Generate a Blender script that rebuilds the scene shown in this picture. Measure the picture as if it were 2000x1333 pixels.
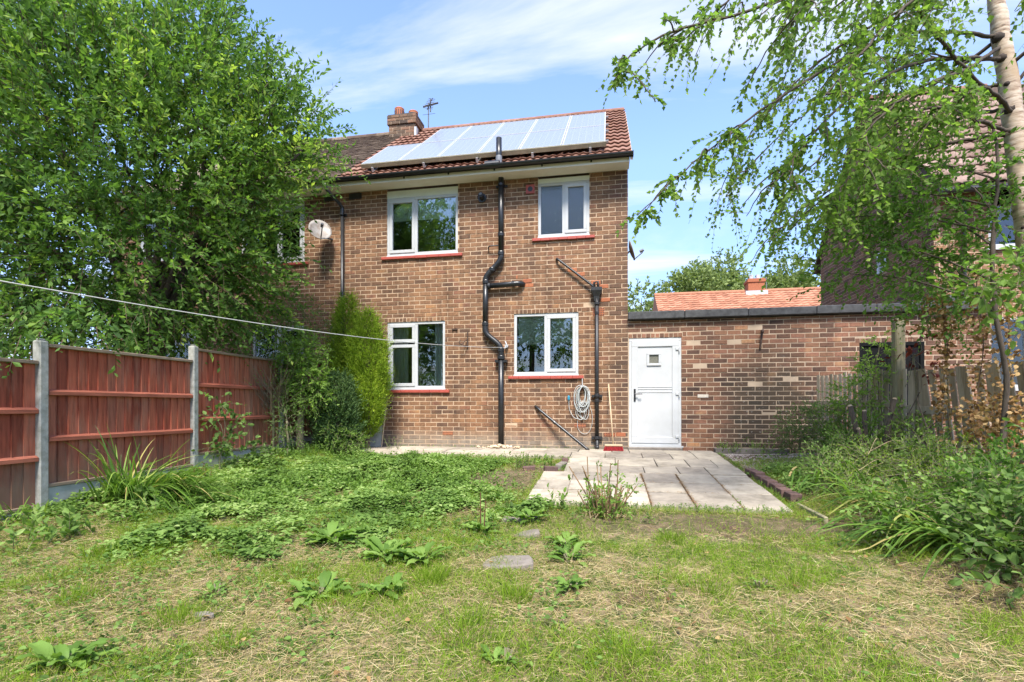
import bpy, bmesh, math, random
import numpy as np

# ------------------------------------------------------------------ camera, sky, sun, exposure
SC = bpy.context.scene
for o in list(bpy.data.objects): bpy.data.objects.remove(o, do_unlink=True)
COL = SC.collection
rng = np.random.default_rng(11); random.seed(11)

YAW = math.atan(.187); CAMP = np.array([-.375, -9.96, .83])
cam = bpy.data.cameras.new('camera'); camo = bpy.data.objects.new('camera', cam); COL.objects.link(camo)
cam.lens = 18.0; cam.sensor_width = 36.0; cam.shift_y = .0643; cam.clip_start = .05; cam.clip_end = 3000
camo.location = CAMP; camo.rotation_euler = (math.pi/2, 0, YAW)
SC.camera = camo

SUN_DIR = np.array([.11, -.66, 1.0])             # towards the sun: high, behind the camera
_n = SUN_DIR/np.linalg.norm(SUN_DIR)
ELEV = math.asin(_n[2]); AZ = math.atan2(_n[0], _n[1])

W = bpy.data.worlds.new('World'); SC.world = W; W.use_nodes = True
def build_sky():
    nt = W.node_tree; N = nt.nodes; L = nt.links; N.clear()
    out = N.new('ShaderNodeOutputWorld'); bg = N.new('ShaderNodeBackground')
    sky = N.new('ShaderNodeTexSky'); sky.sky_type = 'NISHITA'; sky.sun_disc = False
    sky.sun_elevation = ELEV; sky.sun_rotation = AZ; sky.air_density = 1.0; sky.dust_density = .6; sky.ozone_density = 1.6
    tc = N.new('ShaderNodeTexCoord'); sx = N.new('ShaderNodeSeparateXYZ'); L.new(tc.outputs['Generated'], sx.inputs[0])
    def math_(op, a, b=None, c=None):
        m = N.new('ShaderNodeMath'); m.operation = op
        for i, v in enumerate((a, b, c)):
            if v is None: continue
            if isinstance(v, (int, float)): m.inputs[i].default_value = v
            else: L.new(v, m.inputs[i])
        return m.outputs[0]
    zc = math_('MAXIMUM', sx.outputs['Z'], 0.0)
    den = math_('ADD', zc, .16)
    px = math_('DIVIDE', sx.outputs['X'], den); py = math_('DIVIDE', sx.outputs['Y'], den)
    cb = N.new('ShaderNodeCombineXYZ'); L.new(px, cb.inputs[0]); L.new(py, cb.inputs[1])
    mp = N.new('ShaderNodeMapping'); mp.inputs['Rotation'].default_value = (0, 0, -.12); mp.inputs['Scale'].default_value = (.5, 2.1, 1); mp.inputs['Location'].default_value = (11.64, 17.38, 0)
    L.new(cb.outputs[0], mp.inputs[0])
    nz = N.new('ShaderNodeTexNoise'); nz.inputs['Scale'].default_value = 1.15; nz.inputs['Detail'].default_value = 9; nz.inputs['Roughness'].default_value = .58; nz.inputs['Distortion'].default_value = .35
    L.new(mp.outputs[0], nz.inputs['Vector'])
    rp = N.new('ShaderNodeValToRGB'); rp.color_ramp.elements[0].position = .51; rp.color_ramp.elements[1].position = .71
    rp.color_ramp.elements[0].color = (0, 0, 0, 1); rp.color_ramp.elements[1].color = (1, 1, 1, 1)
    L.new(nz.outputs['Fac'], rp.inputs[0])
    # small cumulus low over the roofs
    mp2 = N.new('ShaderNodeMapping'); mp2.inputs['Scale'].default_value = (5, 5, 11); L.new(tc.outputs['Generated'], mp2.inputs[0])
    n2 = N.new('ShaderNodeTexNoise'); n2.inputs['Scale'].default_value = 1.3; n2.inputs['Detail'].default_value = 7; n2.inputs['Roughness'].default_value = .55
    L.new(mp2.outputs[0], n2.inputs['Vector'])
    r2 = N.new('ShaderNodeValToRGB'); r2.color_ramp.elements[0].position = .52; r2.color_ramp.elements[1].position = .62
    r2.color_ramp.elements[0].color = (0, 0, 0, 1); r2.color_ramp.elements[1].color = (1, 1, 1, 1); L.new(n2.outputs['Fac'], r2.inputs[0])
    low = math_('SUBTRACT', 1.0, math_('MULTIPLY', zc, 2.9)); low = math_('MAXIMUM', low, 0.0)
    c2 = math_('MULTIPLY', r2.outputs[0], low)
    cov = math_('MAXIMUM', math_('MULTIPLY', rp.outputs[0], .85), math_('MULTIPLY', c2, .9))
    # thin veil, whiter towards the horizon
    veil = math_('ADD', .03, math_('MULTIPLY', math_('POWER', math_('SUBTRACT', 1.0, zc), 4.0), .22))
    fac = math_('SUBTRACT', 1.0, math_('MULTIPLY', math_('SUBTRACT', 1.0, cov), math_('SUBTRACT', 1.0, veil)))
    mx = N.new('ShaderNodeMix'); mx.data_type = 'RGBA'
    L.new(fac, mx.inputs['Factor']); gn = N.new('ShaderNodeMix'); gn.data_type = 'RGBA'; gn.blend_type = 'MULTIPLY'; gn.inputs['Factor'].default_value = 1; L.new(sky.outputs[0], gn.inputs['A']); hz = N.new('ShaderNodeValToRGB'); hz.color_ramp.elements[0].color = (.40, .47, .68, 1); hz.color_ramp.elements[1].color = (1, 1, 1, 1); hz.color_ramp.elements[1].position = .42; L.new(zc, hz.inputs[0]); hm = N.new('ShaderNodeMix'); hm.data_type = 'RGBA'; hm.blend_type = 'MULTIPLY'; hm.inputs['Factor'].default_value = 1; L.new(hz.outputs[0], hm.inputs['A']); hm.inputs['B'].default_value = (1.0, 1.06, 1.2, 1); L.new(hm.outputs['Result'], gn.inputs['B']); L.new(gn.outputs['Result'], mx.inputs['A']); mx.inputs['B'].default_value = SKY_WHITE
    L.new(mx.outputs['Result'], bg.inputs[0]); bg.inputs[1].default_value = SKY_STRENGTH
    L.new(bg.outputs[0], out.inputs[0])
SKY_WHITE = (3.5, 3.55, 3.6, 1); SKY_STRENGTH = .118
build_sky()

sun = bpy.data.lights.new('sun', 'SUN'); sun.energy = 2.9; sun.angle = math.radians(14); sun.color = (1, .945, .86)
suno = bpy.data.objects.new('sun', sun); COL.objects.link(suno)
suno.rotation_euler = (math.pi/2 - ELEV, 0, math.atan2(_n[0], -_n[1]))
suno.location = (-6, -14, 14)
vs = SC.view_settings; vs.view_transform = 'Standard'; vs.look = 'None'; vs.exposure = 1.6; vs.gamma = 1
SC.cycles.max_bounces = 8; SC.cycles.diffuse_bounces = 3; SC.cycles.transparent_max_bounces = 12

# ------------------------------------------------------------------ helpers
def worldloc(p):
    v = np.zeros(3)
    while p is not None: v += np.array(p.location); p = p.parent
    return v
def mk(name, V, F, mat, parent=None, smooth=False, mi=None, rnd=None, uvh=None):
    """one mesh object from world-space arrays; F is an (n,3)/(n,4) array or a list of such arrays / of faces"""
    V = np.asarray(V, float).reshape(-1, 3) - worldloc(parent)
    if isinstance(F, np.ndarray): F = [F]
    lst = []
    for f in F:
        f = np.asarray(f)
        if f.ndim == 1: f = f[None, :]
        lst.append(f)
    me = bpy.data.meshes.new(name)
    nl = sum(f.size for f in lst); npoly = sum(len(f) for f in lst)
    me.vertices.add(len(V)); me.vertices.foreach_set('co', V.astype(np.float32).ravel())
    me.loops.add(nl); me.polygons.add(npoly)
    me.loops.foreach_set('vertex_index', np.concatenate([f.ravel() for f in lst]).astype(np.int32))
    tot = np.concatenate([np.full(len(f), f.shape[1]) for f in lst]); st = np.concatenate([[0], np.cumsum(tot)[:-1]])
    me.polygons.foreach_set('loop_start', st.astype(np.int32))
    me.polygons.foreach_set('loop_total', tot.astype(np.int32))
    if mi is not None: me.polygons.foreach_set('material_index', np.asarray(mi, np.int32))
    me.polygons.foreach_set('use_smooth', np.full(npoly, bool(smooth)))
    if rnd is not None:
        a = me.attributes.new('rnd', 'FLOAT', 'POINT'); a.data.foreach_set('value', np.asarray(rnd, np.float32))
    for m in (mat if isinstance(mat, (list, tuple)) else [mat]): me.materials.append(m)
    me.update(calc_edges=True); me.validate()
    o = bpy.data.objects.new(name, me); COL.objects.link(o)
    if parent is not None: o.parent = parent
    return o
def tag(o, label=None, cat=None, group=None, kind=None):
    if label: o['label'] = label
    if cat: o['category'] = cat
    if group: o['group'] = group
    if kind: o['kind'] = kind
    return o
def thing(name, label, cat, loc=(0, 0, 0), group=None):
    o = bpy.data.objects.new(name, None); COL.objects.link(o); o.location = loc; o.empty_display_size = .1
    return tag(o, label, cat, group)
def inst(name, me, loc, parent=None, rot=(0, 0, 0), scale=(1, 1, 1)):
    o = bpy.data.objects.new(name, me); COL.objects.link(o)
    if parent is not None: o.parent = parent; loc = np.asarray(loc) - worldloc(parent)
    o.location = loc; o.rotation_euler = rot; o.scale = scale
    return o
BOXF = np.array([[0, 3, 2, 1], [4, 5, 6, 7], [0, 1, 5, 4], [1, 2, 6, 5], [2, 3, 7, 6], [3, 0, 4, 7]])
def boxv(b):
    x0, x1, y0, y1, z0, z1 = b
    return np.array([[x0, y0, z0], [x1, y0, z0], [x1, y1, z0], [x0, y1, z0], [x0, y0, z1], [x1, y0, z1], [x1, y1, z1], [x0, y1, z1]], float)
class MB:
    def __init__(s): s.V = []; s.F = []; s.n = 0
    def add(s, V, F):
        V = np.asarray(V, float)
        for f in (F if isinstance(F, list) else [F]): 
            f = np.asarray(f)
            if f.ndim == 1: f = f[None, :]
            s.F.append(f + s.n)
        s.V.append(V); s.n += len(V); return s
    def box(s, *b): return s.add(boxv(b), BOXF)
    def bbox(s, x0, x1, y0, y1, z0, z1, c=.004):
        """box with chamfered edges"""
        bm = bmesh.new(); bmesh.ops.create_cube(bm, size=1)
        for v in bm.verts: v.co = ((x0+x1)/2+v.co.x*(x1-x0), (y0+y1)/2+v.co.y*(y1-y0), (z0+z1)/2+v.co.z*(z1-z0))
        bmesh.ops.bevel(bm, geom=list(bm.edges), offset=c, segments=1, affect='EDGES')
        bm.verts.index_update(); V = [tuple(v.co) for v in bm.verts]; F = [[v.index for v in f.verts] for f in bm.faces]; bm.free()
        return s.add(V, [np.array(f) for f in F])
    def tube(s, P, r, n=10, cap=True):
        P = np.asarray(P, float); k = len(P); r = np.broadcast_to(np.asarray(r, float), (k,))
        T = np.gradient(P, axis=0); T /= np.linalg.norm(T, axis=1)[:, None]+1e-9
        ref = np.array([0, 0, 1.]) if abs(T[0][2]) < .9 else np.array([1., 0, 0])
        a = np.cross(T[0], ref); a /= np.linalg.norm(a); A = [a]
        for i in range(1, k):
            a = A[-1]-T[i]*np.dot(A[-1], T[i]); a /= np.linalg.norm(a)+1e-9; A.append(a)
        A = np.array(A); B = np.cross(T, A); th = np.linspace(0, 2*math.pi, n, endpoint=False)
        V = (P[:, None]+r[:, None, None]*(np.cos(th)[None, :, None]*A[:, None]+np.sin(th)[None, :, None]*B[:, None])).reshape(-1, 3)
        i, j = np.meshgrid(np.arange(k-1), np.arange(n), indexing='ij'); j2 = (j+1) % n
        F = [np.stack([i*n+j, i*n+j2, (i+1)*n+j2, (i+1)*n+j], -1).reshape(-1, 4)]
        if cap: F += [np.arange(n)[::-1].copy(), np.arange(n)+(k-1)*n]
        return s.add(V, F)
    def build(s, name, mat, parent=None, smooth=False, rnd=None): return mk(name, np.concatenate(s.V), s.F, mat, parent, smooth, rnd=rnd)
def spline(P, n=8):
    """Catmull-Rom through points"""
    P = np.asarray(P, float); Q = np.vstack([2*P[0]-P[1], P, 2*P[-1]-P[-2]]); out = []
    for i in range(len(P)-1):
        p0, p1, p2, p3 = Q[i:i+4]
        for t in np.linspace(0, 1, n, endpoint=False):
            out.append(.5*((2*p1)+(-p0+p2)*t+(2*p0-5*p1+4*p2-p3)*t*t+(-p0+3*p1-3*p2+p3)*t**3))
    out.append(P[-1]); return np.array(out)
def vnoise(x, y, seed=0):
    """value noise 0..1 on numpy arrays"""
    r = np.random.default_rng(seed).random((64, 64)); xi = np.floor(x).astype(int); yi = np.floor(y).astype(int)
    fx = x-xi; fy = y-yi; fx = fx*fx*(3-2*fx); fy = fy*fy*(3-2*fy)
    g = lambda a, b: r[a % 64, b % 64]
    return (g(xi, yi)*(1-fx)+g(xi+1, yi)*fx)*(1-fy)+(g(xi, yi+1)*(1-fx)+g(xi+1, yi+1)*fx)*fy
def fbm(x, y, seed=0, o=4):
    s = 0; a = .5; t = 0
    for k in range(o): s = s+a*vnoise(x*2**k, y*2**k, seed+k); t += a; a *= .5
    return s/t
def sstep(a, b, x):
    t = np.clip((x-a)/(b-a), 0, 1); return t*t*(3-2*t)
def unit(v): return v/(np.linalg.norm(v, axis=-1, keepdims=True)+1e-9)

# ------------------------------------------------------------------ materials
def newmat(name):
    m = bpy.data.materials.new(name); m.use_nodes = True; nt = m.node_tree
    b = nt.nodes['Principled BSDF']; return m, nt.nodes, nt.links, b
def setramp(node, stops):
    e = node.color_ramp.elements
    while len(e) > 1: e.remove(e[-1])
    for i, (p, c) in enumerate(stops):
        k = e[0] if i == 0 else e.new(p)
        k.position = p; k.color = (*c, 1) if len(c) == 3 else c
def nmath(N, L, op, a, b=None):
    m = N.new('ShaderNodeMath'); m.operation = op
    for i, v in enumerate((a, b)):
        if v is None: continue
        if isinstance(v, (int, float)): m.inputs[i].default_value = v
        else: L.new(v, m.inputs[i])
    return m.outputs[0]
def nmix(N, L, fac, a, b, mode='MIX'):
    m = N.new('ShaderNodeMix'); m.data_type = 'RGBA'; m.blend_type = mode
    for k, v in (('Factor', fac), ('A', a), ('B', b)):
        if isinstance(v, (int, float)): m.inputs[k].default_value = v
        elif isinstance(v, tuple): m.inputs[k].default_value = (*v, 1)
        else: L.new(v, m.inputs[k])
    return m.outputs['Result']
def wpos(N): return N.new('ShaderNodeNewGeometry').outputs['Position']
def nnoise(N, L, vec, scale, detail=4, rough=.55, mscale=None):
    if mscale is not None:
        mp = N.new('ShaderNodeMapping'); mp.inputs['Scale'].default_value = mscale; L.new(vec, mp.inputs[0]); vec = mp.outputs[0]
    n = N.new('ShaderNodeTexNoise'); n.inputs['Scale'].default_value = scale; n.inputs['Detail'].default_value = detail; n.inputs['Roughness'].default_value = rough
    L.new(vec, n.inputs['Vector']); return n.outputs['Fac']
def nramp(N, L, v, stops):
    r = N.new('ShaderNodeValToRGB'); setramp(r, stops); L.new(v, r.inputs[0]); return r.outputs[0]
def nbump(N, L, b, h, strength=.3, dist=.01):
    u = N.new('ShaderNodeBump'); u.inputs['Strength'].default_value = strength; u.inputs['Distance'].default_value = dist
    L.new(h, u.inputs['Height']); L.new(u.outputs[0], b.inputs['Normal'])
def simple(name, c1, c2=None, scale=8, rough=.6, bump=0, mscale=None, detail=5, spec=.5, metal=0, bdist=.004):
    m, N, L, b = newmat(name); b.inputs['Roughness'].default_value = rough; b.inputs['Specular IOR Level'].default_value = spec; b.inputs['Metallic'].default_value = metal
    if c2 is None: c2 = tuple(x*.8 for x in c1)
    f = nnoise(N, L, wpos(N), scale, detail, .6, mscale)
    L.new(nramp(N, L, f, [(.3, c2), (.7, c1)]), b.inputs['Base Color'])
    if bump: nbump(N, L, b, f, bump, bdist)
    return m
def pieces(name, stops, mott=.35, scale=30, rough=.85, bump=.4, mscale=None, bdist=.003, stain=None, clump=0):
    """bricks, tiles, boards: a colour per piece, mottled, with optional stain (world-space) on top"""
    m, N, L, b = newmat(name); b.inputs['Roughness'].default_value = rough; b.inputs['Specular IOR Level'].default_value = .25
    g = N.new('ShaderNodeNewGeometry'); oi = N.new('ShaderNodeObjectInfo')
    r = nmath(N, L, 'FRACT', nmath(N, L, 'ADD', g.outputs['Random Per Island'], oi.outputs['Random']))
    if clump: r = nmath(N, L, 'ADD', nmath(N, L, 'MULTIPLY', r, .78), nmath(N, L, 'MULTIPLY', nmath(N, L, 'SUBTRACT', nnoise(N, L, g.outputs['Position'], 1.3, 3, .5), .38), clump))
    c = nramp(N, L, r, stops)
    f = nnoise(N, L, g.outputs['Position'], scale, 6, .65, mscale)
    dark = nramp(N, L, f, [(.25, (1-mott,)*3), (.5, (1, 1, 1)), (.8, (1+mott*.7,)*3)])
    c = nmix(N, L, 1.0, c, dark, 'MULTIPLY')
    if stain: c = stain(N, L, g.outputs['Position'], c)
    L.new(c, b.inputs['Base Color'])
    if bump: nbump(N, L, b, f, bump, bdist)
    return m
def leafmat(name, stops, trans=.35, rough=.6, tcol=1.25, spec=.18):
    m, N, L, b = newmat(name); b.inputs['Roughness'].default_value = rough; b.inputs['Specular IOR Level'].default_value = spec
    a = N.new('ShaderNodeAttribute'); a.attribute_name = 'rnd'
    c = nramp(N, L, a.outputs['Fac'], stops); L.new(c, b.inputs['Base Color'])
    if trans > 0:
        t = N.new('ShaderNodeBsdfTranslucent'); L.new(nmix(N, L, 1.0, c, (tcol, tcol*1.1, tcol*.55), 'MULTIPLY'), t.inputs[0])
        mx = N.new('ShaderNodeMixShader'); mx.inputs[0].default_value = trans
        L.new(b.outputs[0], mx.inputs[1]); L.new(t.outputs[0], mx.inputs[2])
        L.new(mx.outputs[0], N['Material Output'].inputs[0])
    return m

def wall_stain(N, L, pos, c):
    s = N.new('ShaderNodeSeparateXYZ'); L.new(pos, s.inputs[0])
    # grimy, limewashed foot of the wall
    foot = nmath(N, L, 'SUBTRACT', 1.0, nmath(N, L, 'DIVIDE', s.outputs['Z'], .42))
    n = nnoise(N, L, pos, 3.2, 5, .6); foot = nmath(N, L, 'MULTIPLY', nmath(N, L, 'MAXIMUM', foot, 0.0), nmath(N, L, 'MULTIPLY', n, 2.2))
    c = nmix(N, L, nmath(N, L, 'MINIMUM', foot, .85), c, (.26, .22, .17))
    # broad weathering
    w = nnoise(N, L, pos, .9, 4, .55)
    c = nmix(N, L, 1.0, c, nramp(N, L, w, [(.28, (.62, .62, .63)), (.5, (1, 1, 1)), (.75, (1.22, 1.16, 1.06))]), 'MULTIPLY')
    st = nnoise(N, L, pos, 2.4, 5, .6, (2.6, 2.6, .22)); c = nmix(N, L, 1.0, c, nramp(N, L, st, [(.30, (.62, .62, .64)), (.5, (1, 1, 1)), (.72, (1.12, 1.1, 1.06))]), 'MULTIPLY')
    # soot on the outer corner and the top courses
    e = nmath(N, L, 'MAXIMUM', nmath(N, L, 'ADD', 1.0, nmath(N, L, 'DIVIDE', nmath(N, L, 'MULTIPLY', nmath(N, L, 'ABSOLUTE', s.outputs['X']), -1.0), .55)), 0.0)
    e = nmath(N, L, 'MULTIPLY', e, nmath(N, L, 'MULTIPLY', nnoise(N, L, pos, 2.1, 4, .6), .9))
    return nmix(N, L, e, c, (.055, .042, .036))
def garden_stain(N, L, pos, c):
    s = N.new('ShaderNodeSeparateXYZ'); L.new(pos, s.inputs[0])
    w = nnoise(N, L, pos, 1.1, 4, .55)
    c = nmix(N, L, 1.0, c, nramp(N, L, w, [(.3, (.75, .76, .76)), (.55, (1, 1, 1)), (.75, (1.15, 1.1, 1.0))]), 'MULTIPLY')
    # black algae below the overflow pipe
    dx = nmath(N, L, 'DIVIDE', nmath(N, L, 'ABSOLUTE', nmath(N, L, 'SUBTRACT', s.outputs['X'], 2.55)), 1.05)
    up = nmath(N, L, 'DIVIDE', s.outputs['Z'], 2.0)
    k = nmath(N, L, 'SUBTRACT', 1.0, nmath(N, L, 'ADD', nmath(N, L, 'POWER', dx, 2.0), nmath(N, L, 'POWER', up, 3.0)))
    k = nmath(N, L, 'MAXIMUM', k, 0.0)
    k = nmath(N, L, 'MULTIPLY', k, nmath(N, L, 'MULTIPLY', nnoise(N, L, pos, 3.0, 5, .6), 1.6))
    c = nmix(N, L, nmath(N, L, 'MINIMUM', nmath(N, L, 'MULTIPLY', k, 1.5), .82), c, (.055, .046, .033))
    lich = nramp(N, L, nnoise(N, L, pos, 22, 4, .6), [(.62, (0, 0, 0)), (.66, (1, 1, 1))])
    return nmix(N, L, nmath(N, L, 'MULTIPLY', lich, nmath(N, L, 'MINIMUM', k, .6)), c, (.42, .39, .33))
BR = [(0, (.105, .06, .04)), (.12, (.135, .076, .047)), (.32, (.178, .094, .053)), (.55, (.215, .115, .063)), (.78, (.24, .13, .07)), (.88, (.195, .09, .056)), (.95, (.295, .165, .085)), (1, (.33, .16, .074))]
GR = [(0, (0.057, 0.036, 0.028)), (.2, (0.114, 0.062, 0.043)), (.45, (0.180, 0.090, 0.055)), (.7, (0.223, 0.114, 0.067)), (.88, (0.257, 0.119, 0.076)), (.95, (0.380, 0.209, 0.109)), (1, (0.399, 0.199, 0.095))]
M = {}
M['brick'] = pieces('brick', BR, .42, 26, stain=wall_stain, clump=.95)
M['brick_g'] = pieces('garden brick', GR, .42, 26, stain=garden_stain, clump=.95)
M['brick_n'] = pieces('neighbour brick', BR, .38, 26)
M['brick_red'] = pieces('orange brick', [(0, (.30, .10, .05)), (1, (.40, .15, .07))], .3, 26)
M['brick_ch'] = pieces('sooty brick', [(0, (.07, .05, .038)), (.5, (.15, .095, .06)), (1, (.22, .12, .075))], .45, 22)
M['mortar'] = simple('mortar', (0.554, 0.400, 0.265), (0.403, 0.285, 0.189), 14, .95, .3)
M['mortar_g'] = simple('garden mortar', (0.540, 0.405, 0.279), (0.324, 0.243, 0.171), 2.2, .95, .3)
M['white'] = simple('white upvc', (0.515, 0.523, 0.523), (0.453, 0.457, 0.448), 3, .28, 0)
M['offwhite'] = simple('painted soffit', (.84, .81, .72), (.76, .72, .62), 5, .6, 0)
M['board_white'] = simple('white infill board', (.74, .76, .68), (.68, .70, .61), 6, .5)
M['black'] = simple('black pvc', (.022, .023, .025), (.014, .014, .015), 10, .34, 0)
M['iron'] = simple('black painted iron', (.03, .03, .032), (.015, .014, .014), 18, .45, .2)
M['lead'] = simple('lead grey pvc', (.20, .21, .23), (.13, .135, .15), 12, .5)
M['sill'] = simple('red painted sill', (.42, .075, .05), (.30, .06, .045), 25, .5, .3)
M['tile'] = pieces('red roof tile', [(0, (0.186, 0.089, 0.060)), (.4, (0.234, 0.119, 0.081)), (.7, (0.275, 0.153, 0.111)), (1, (0.201, 0.093, 0.064))], .4, 18)
M['tile_old'] = pieces('old brown tile', [(0, (.085, .055, .04)), (.5, (.14, .10, .07)), (1, (.19, .14, .10))], .5, 9)
M['tile_far'] = pieces('far red tile', [(0, (.29, .125, .07)), (.5, (.36, .16, .092)), (1, (.42, .20, .12))], .3, 4, bump=0)
M['lead_sheet'] = simple('lead flashing', (.50, .51, .52), (.38, .39, .40), 6, .5, .2)
M['pot'] = simple('clay pot', (.50, .17, .07), (.38, .12, .05), 12, .7, .2)
M['alu'] = simple('aluminium frame', (.52, .525, .53), (.45, .455, .46), 10, .4, 0, metal=.2)
M['metal_dull'] = simple('weathered metal', (.16, .16, .17), (.07, .07, .075), 20, .5, 0, metal=.3)
M['soil'] = simple('dark soil', (.10, .065, .04), (.05, .033, .022), 9, .95, .8)
M['conc'] = simple('concrete post', (.40, .395, .36), (.21, .21, .175), 16, .9, .7)
M['gravelboard'] = simple('concrete gravel board', (0.442, 0.442, 0.416), (0.306, 0.306, 0.281), 7, .9, .4)
M['slab'] = pieces('concrete slab', [(0, (.26, .225, .185)), (.3, (.32, .28, .225)), (.6, (.36, .315, .25)), (1, (.43, .375, .30))], .35, 5, rough=.9, bump=.35, bdist=.002, stain=lambda N, L, pos, c: nmix(N, L, 1.0, c, nramp(N, L, nnoise(N, L, pos, 1.6, 6, .7), [(.28, (.50, .48, .43)), (.5, (.97, .96, .94)), (.7, (1.14, 1.12, 1.06))]), 'MULTIPLY'))
M['coping'] = simple('dark coping', (.085, .085, .085), (.035, .035, .036), 11, .9, .6)
M['darkwood'] = simple('black painted boards', (.012, .012, .0125), (.007, .007, .007), 6, .85, .2, mscale=(6, 6, .6), spec=.12)
M['handle'] = simple('dark metal handle', (.05, .05, .055), (.03, .03, .03), 10, .3, metal=.7)
M['rust'] = simple('rusty iron', (.10, .055, .035), (.03, .022, .018), 30, .8, .5)
M['room'] = simple('room wall', (.42, .41, .38), (.38, .37, .34), 1, .9)
M['fabric'] = simple('pale curtain', (.80, .85, .85), (.72, .77, .77), 4, .9)
M['blind'] = simple('pale blind', (.80, .86, .83), (.76, .82, .79), 2, .9)
M['cable'] = simple('grey cable', (.48, .50, .48), (.38, .40, .38), 12, .5)
M['line'] = simple('white washing line', (.55, .54, .50), (.46, .45, .41), 12, .6)
M['blue'] = simple('blue plug', (.03, .25, .38), (.02, .2, .3), 12, .4)
M['broomwood'] = simple('pale broom wood', (.55, .40, .25), (.45, .32, .19), 12, .6, mscale=(8, 8, .5))
M['bristle'] = simple('red bristles', (.45, .04, .045), (.30, .025, .03), 60, .7)
M['stone'] = pieces('cream rubble', [(0, (.45, .34, .22)), (.6, (.58, .46, .32)), (1, (.62, .54, .42))], .25, 14)
M['flag'] = simple('weathered stepping stone', (.25, .215, .18), (.15, .125, .10), 12, .95, .7)
M['bark'] = simple('dark bark', (.10, .075, .052), (.045, .033, .024), 14, .9, .7, mscale=(3, 3, .7), bdist=.01)
M['twig'] = simple('brown twig', (.15, .095, .06), (.08, .05, .033), 20, .85)
M['greenstem'] = simple('grey green stem', (.20, .18, .10), (.13, .11, .065), 18, .85, .4)
M['post_wood'] = simple('mossy post', (.31, .27, .17), (.18, .16, .09), 9, .9, .6, mscale=(5, 5, .5))
M['dish'] = simple('grey dish', (.36, .35, .33), (.20, .15, .115), 9, .5)
def glassmat(name, ior, rough=0.0, tint=(.86, .9, .88), bump=0):
    m, N, L, b = newmat(name)
    tr = N.new('ShaderNodeBsdfTransparent'); tr.inputs[0].default_value = (*tint, 1)
    gl = N.new('ShaderNodeBsdfGlossy'); gl.inputs['Roughness'].default_value = rough; gl.inputs[0].default_value = (.95, .97, .97, 1)
    fr = N.new('ShaderNodeFresnel'); fr.inputs[0].default_value = ior
    if bump:
        f = nnoise(N, L, wpos(N), 45, 3, .6); u = N.new('ShaderNodeBump'); u.inputs['Strength'].default_value = bump; u.inputs['Distance'].default_value = .01
        L.new(f, u.inputs['Height']); L.new(u.outputs[0], gl.inputs['Normal'])
    mx = N.new('ShaderNodeMixShader'); L.new(fr.outputs[0], mx.inputs[0]); L.new(tr.outputs[0], mx.inputs[1]); L.new(gl.outputs[0], mx.inputs[2])
    L.new(mx.outputs[0], N['Material Output'].inputs[0]); return m
M['glass'] = glassmat('window glass', 1.95)
M['frost'] = glassmat('patterned glass', 2.1, .12, (.35, .42, .40), .6)
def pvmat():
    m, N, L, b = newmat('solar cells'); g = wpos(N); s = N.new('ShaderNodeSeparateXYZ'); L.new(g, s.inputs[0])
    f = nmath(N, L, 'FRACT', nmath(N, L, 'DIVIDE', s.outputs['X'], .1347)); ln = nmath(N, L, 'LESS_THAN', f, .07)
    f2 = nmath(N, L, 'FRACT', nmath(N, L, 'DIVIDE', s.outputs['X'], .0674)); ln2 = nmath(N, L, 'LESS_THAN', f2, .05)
    c = nmix(N, L, nmath(N, L, 'MAXIMUM', ln, nmath(N, L, 'MULTIPLY', ln2, .5)), (.30, .312, .335), (.38, .39, .40)); L.new(c, b.inputs['Base Color'])  # cell colour paled to imitate bright cloud reflected in the panels
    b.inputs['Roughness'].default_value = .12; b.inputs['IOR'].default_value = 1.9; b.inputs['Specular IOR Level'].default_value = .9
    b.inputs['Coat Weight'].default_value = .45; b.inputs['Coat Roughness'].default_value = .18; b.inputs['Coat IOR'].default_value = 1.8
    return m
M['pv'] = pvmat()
def fencemat():
    def st(N, L, pos, c):
        n = nnoise(N, L, pos, 2.6, 5, .65, (1, 1.6, .35)); s = N.new('ShaderNodeSeparateXYZ'); L.new(pos, s.inputs[0])
        w = nramp(N, L, n, [(.5, (0, 0, 0)), (.72, (1, 1, 1))])
        c = nmix(N, L, nmath(N, L, 'MULTIPLY', w, .6), c, (.40, .25, .17))
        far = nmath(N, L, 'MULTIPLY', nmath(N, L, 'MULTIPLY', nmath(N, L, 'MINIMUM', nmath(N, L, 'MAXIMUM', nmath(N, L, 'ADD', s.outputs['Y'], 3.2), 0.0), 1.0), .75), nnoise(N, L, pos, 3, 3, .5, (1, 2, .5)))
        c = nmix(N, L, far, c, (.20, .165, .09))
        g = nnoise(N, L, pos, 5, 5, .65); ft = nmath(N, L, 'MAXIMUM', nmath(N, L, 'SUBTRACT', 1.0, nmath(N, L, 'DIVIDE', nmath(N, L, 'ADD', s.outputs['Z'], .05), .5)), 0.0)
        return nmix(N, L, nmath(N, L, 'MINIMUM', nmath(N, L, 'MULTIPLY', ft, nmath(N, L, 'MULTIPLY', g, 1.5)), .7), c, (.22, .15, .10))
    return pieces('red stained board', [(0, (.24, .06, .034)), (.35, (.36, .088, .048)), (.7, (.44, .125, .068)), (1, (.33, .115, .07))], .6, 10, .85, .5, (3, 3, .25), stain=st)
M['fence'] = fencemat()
M['fence_rail'] = pieces('weathered rail', [(0, (0.285, 0.080, 0.045)), (1, (0.361, 0.124, 0.075))], .5, 10, .9, .5, (3, .3, 3))
M['fence_cap'] = pieces('grey cap rail', [(0, (.20, .145, .10)), (1, (.27, .20, .14))], .5, 10, .9, .5, (3, .3, 3))
M['picket'] = pieces('silvered picket', [(0, (.33, .265, .18)), (.5, (.42, .345, .24)), (1, (.47, .40, .30))], .4, 10, .9, .5, (3, 3, .3))

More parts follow.
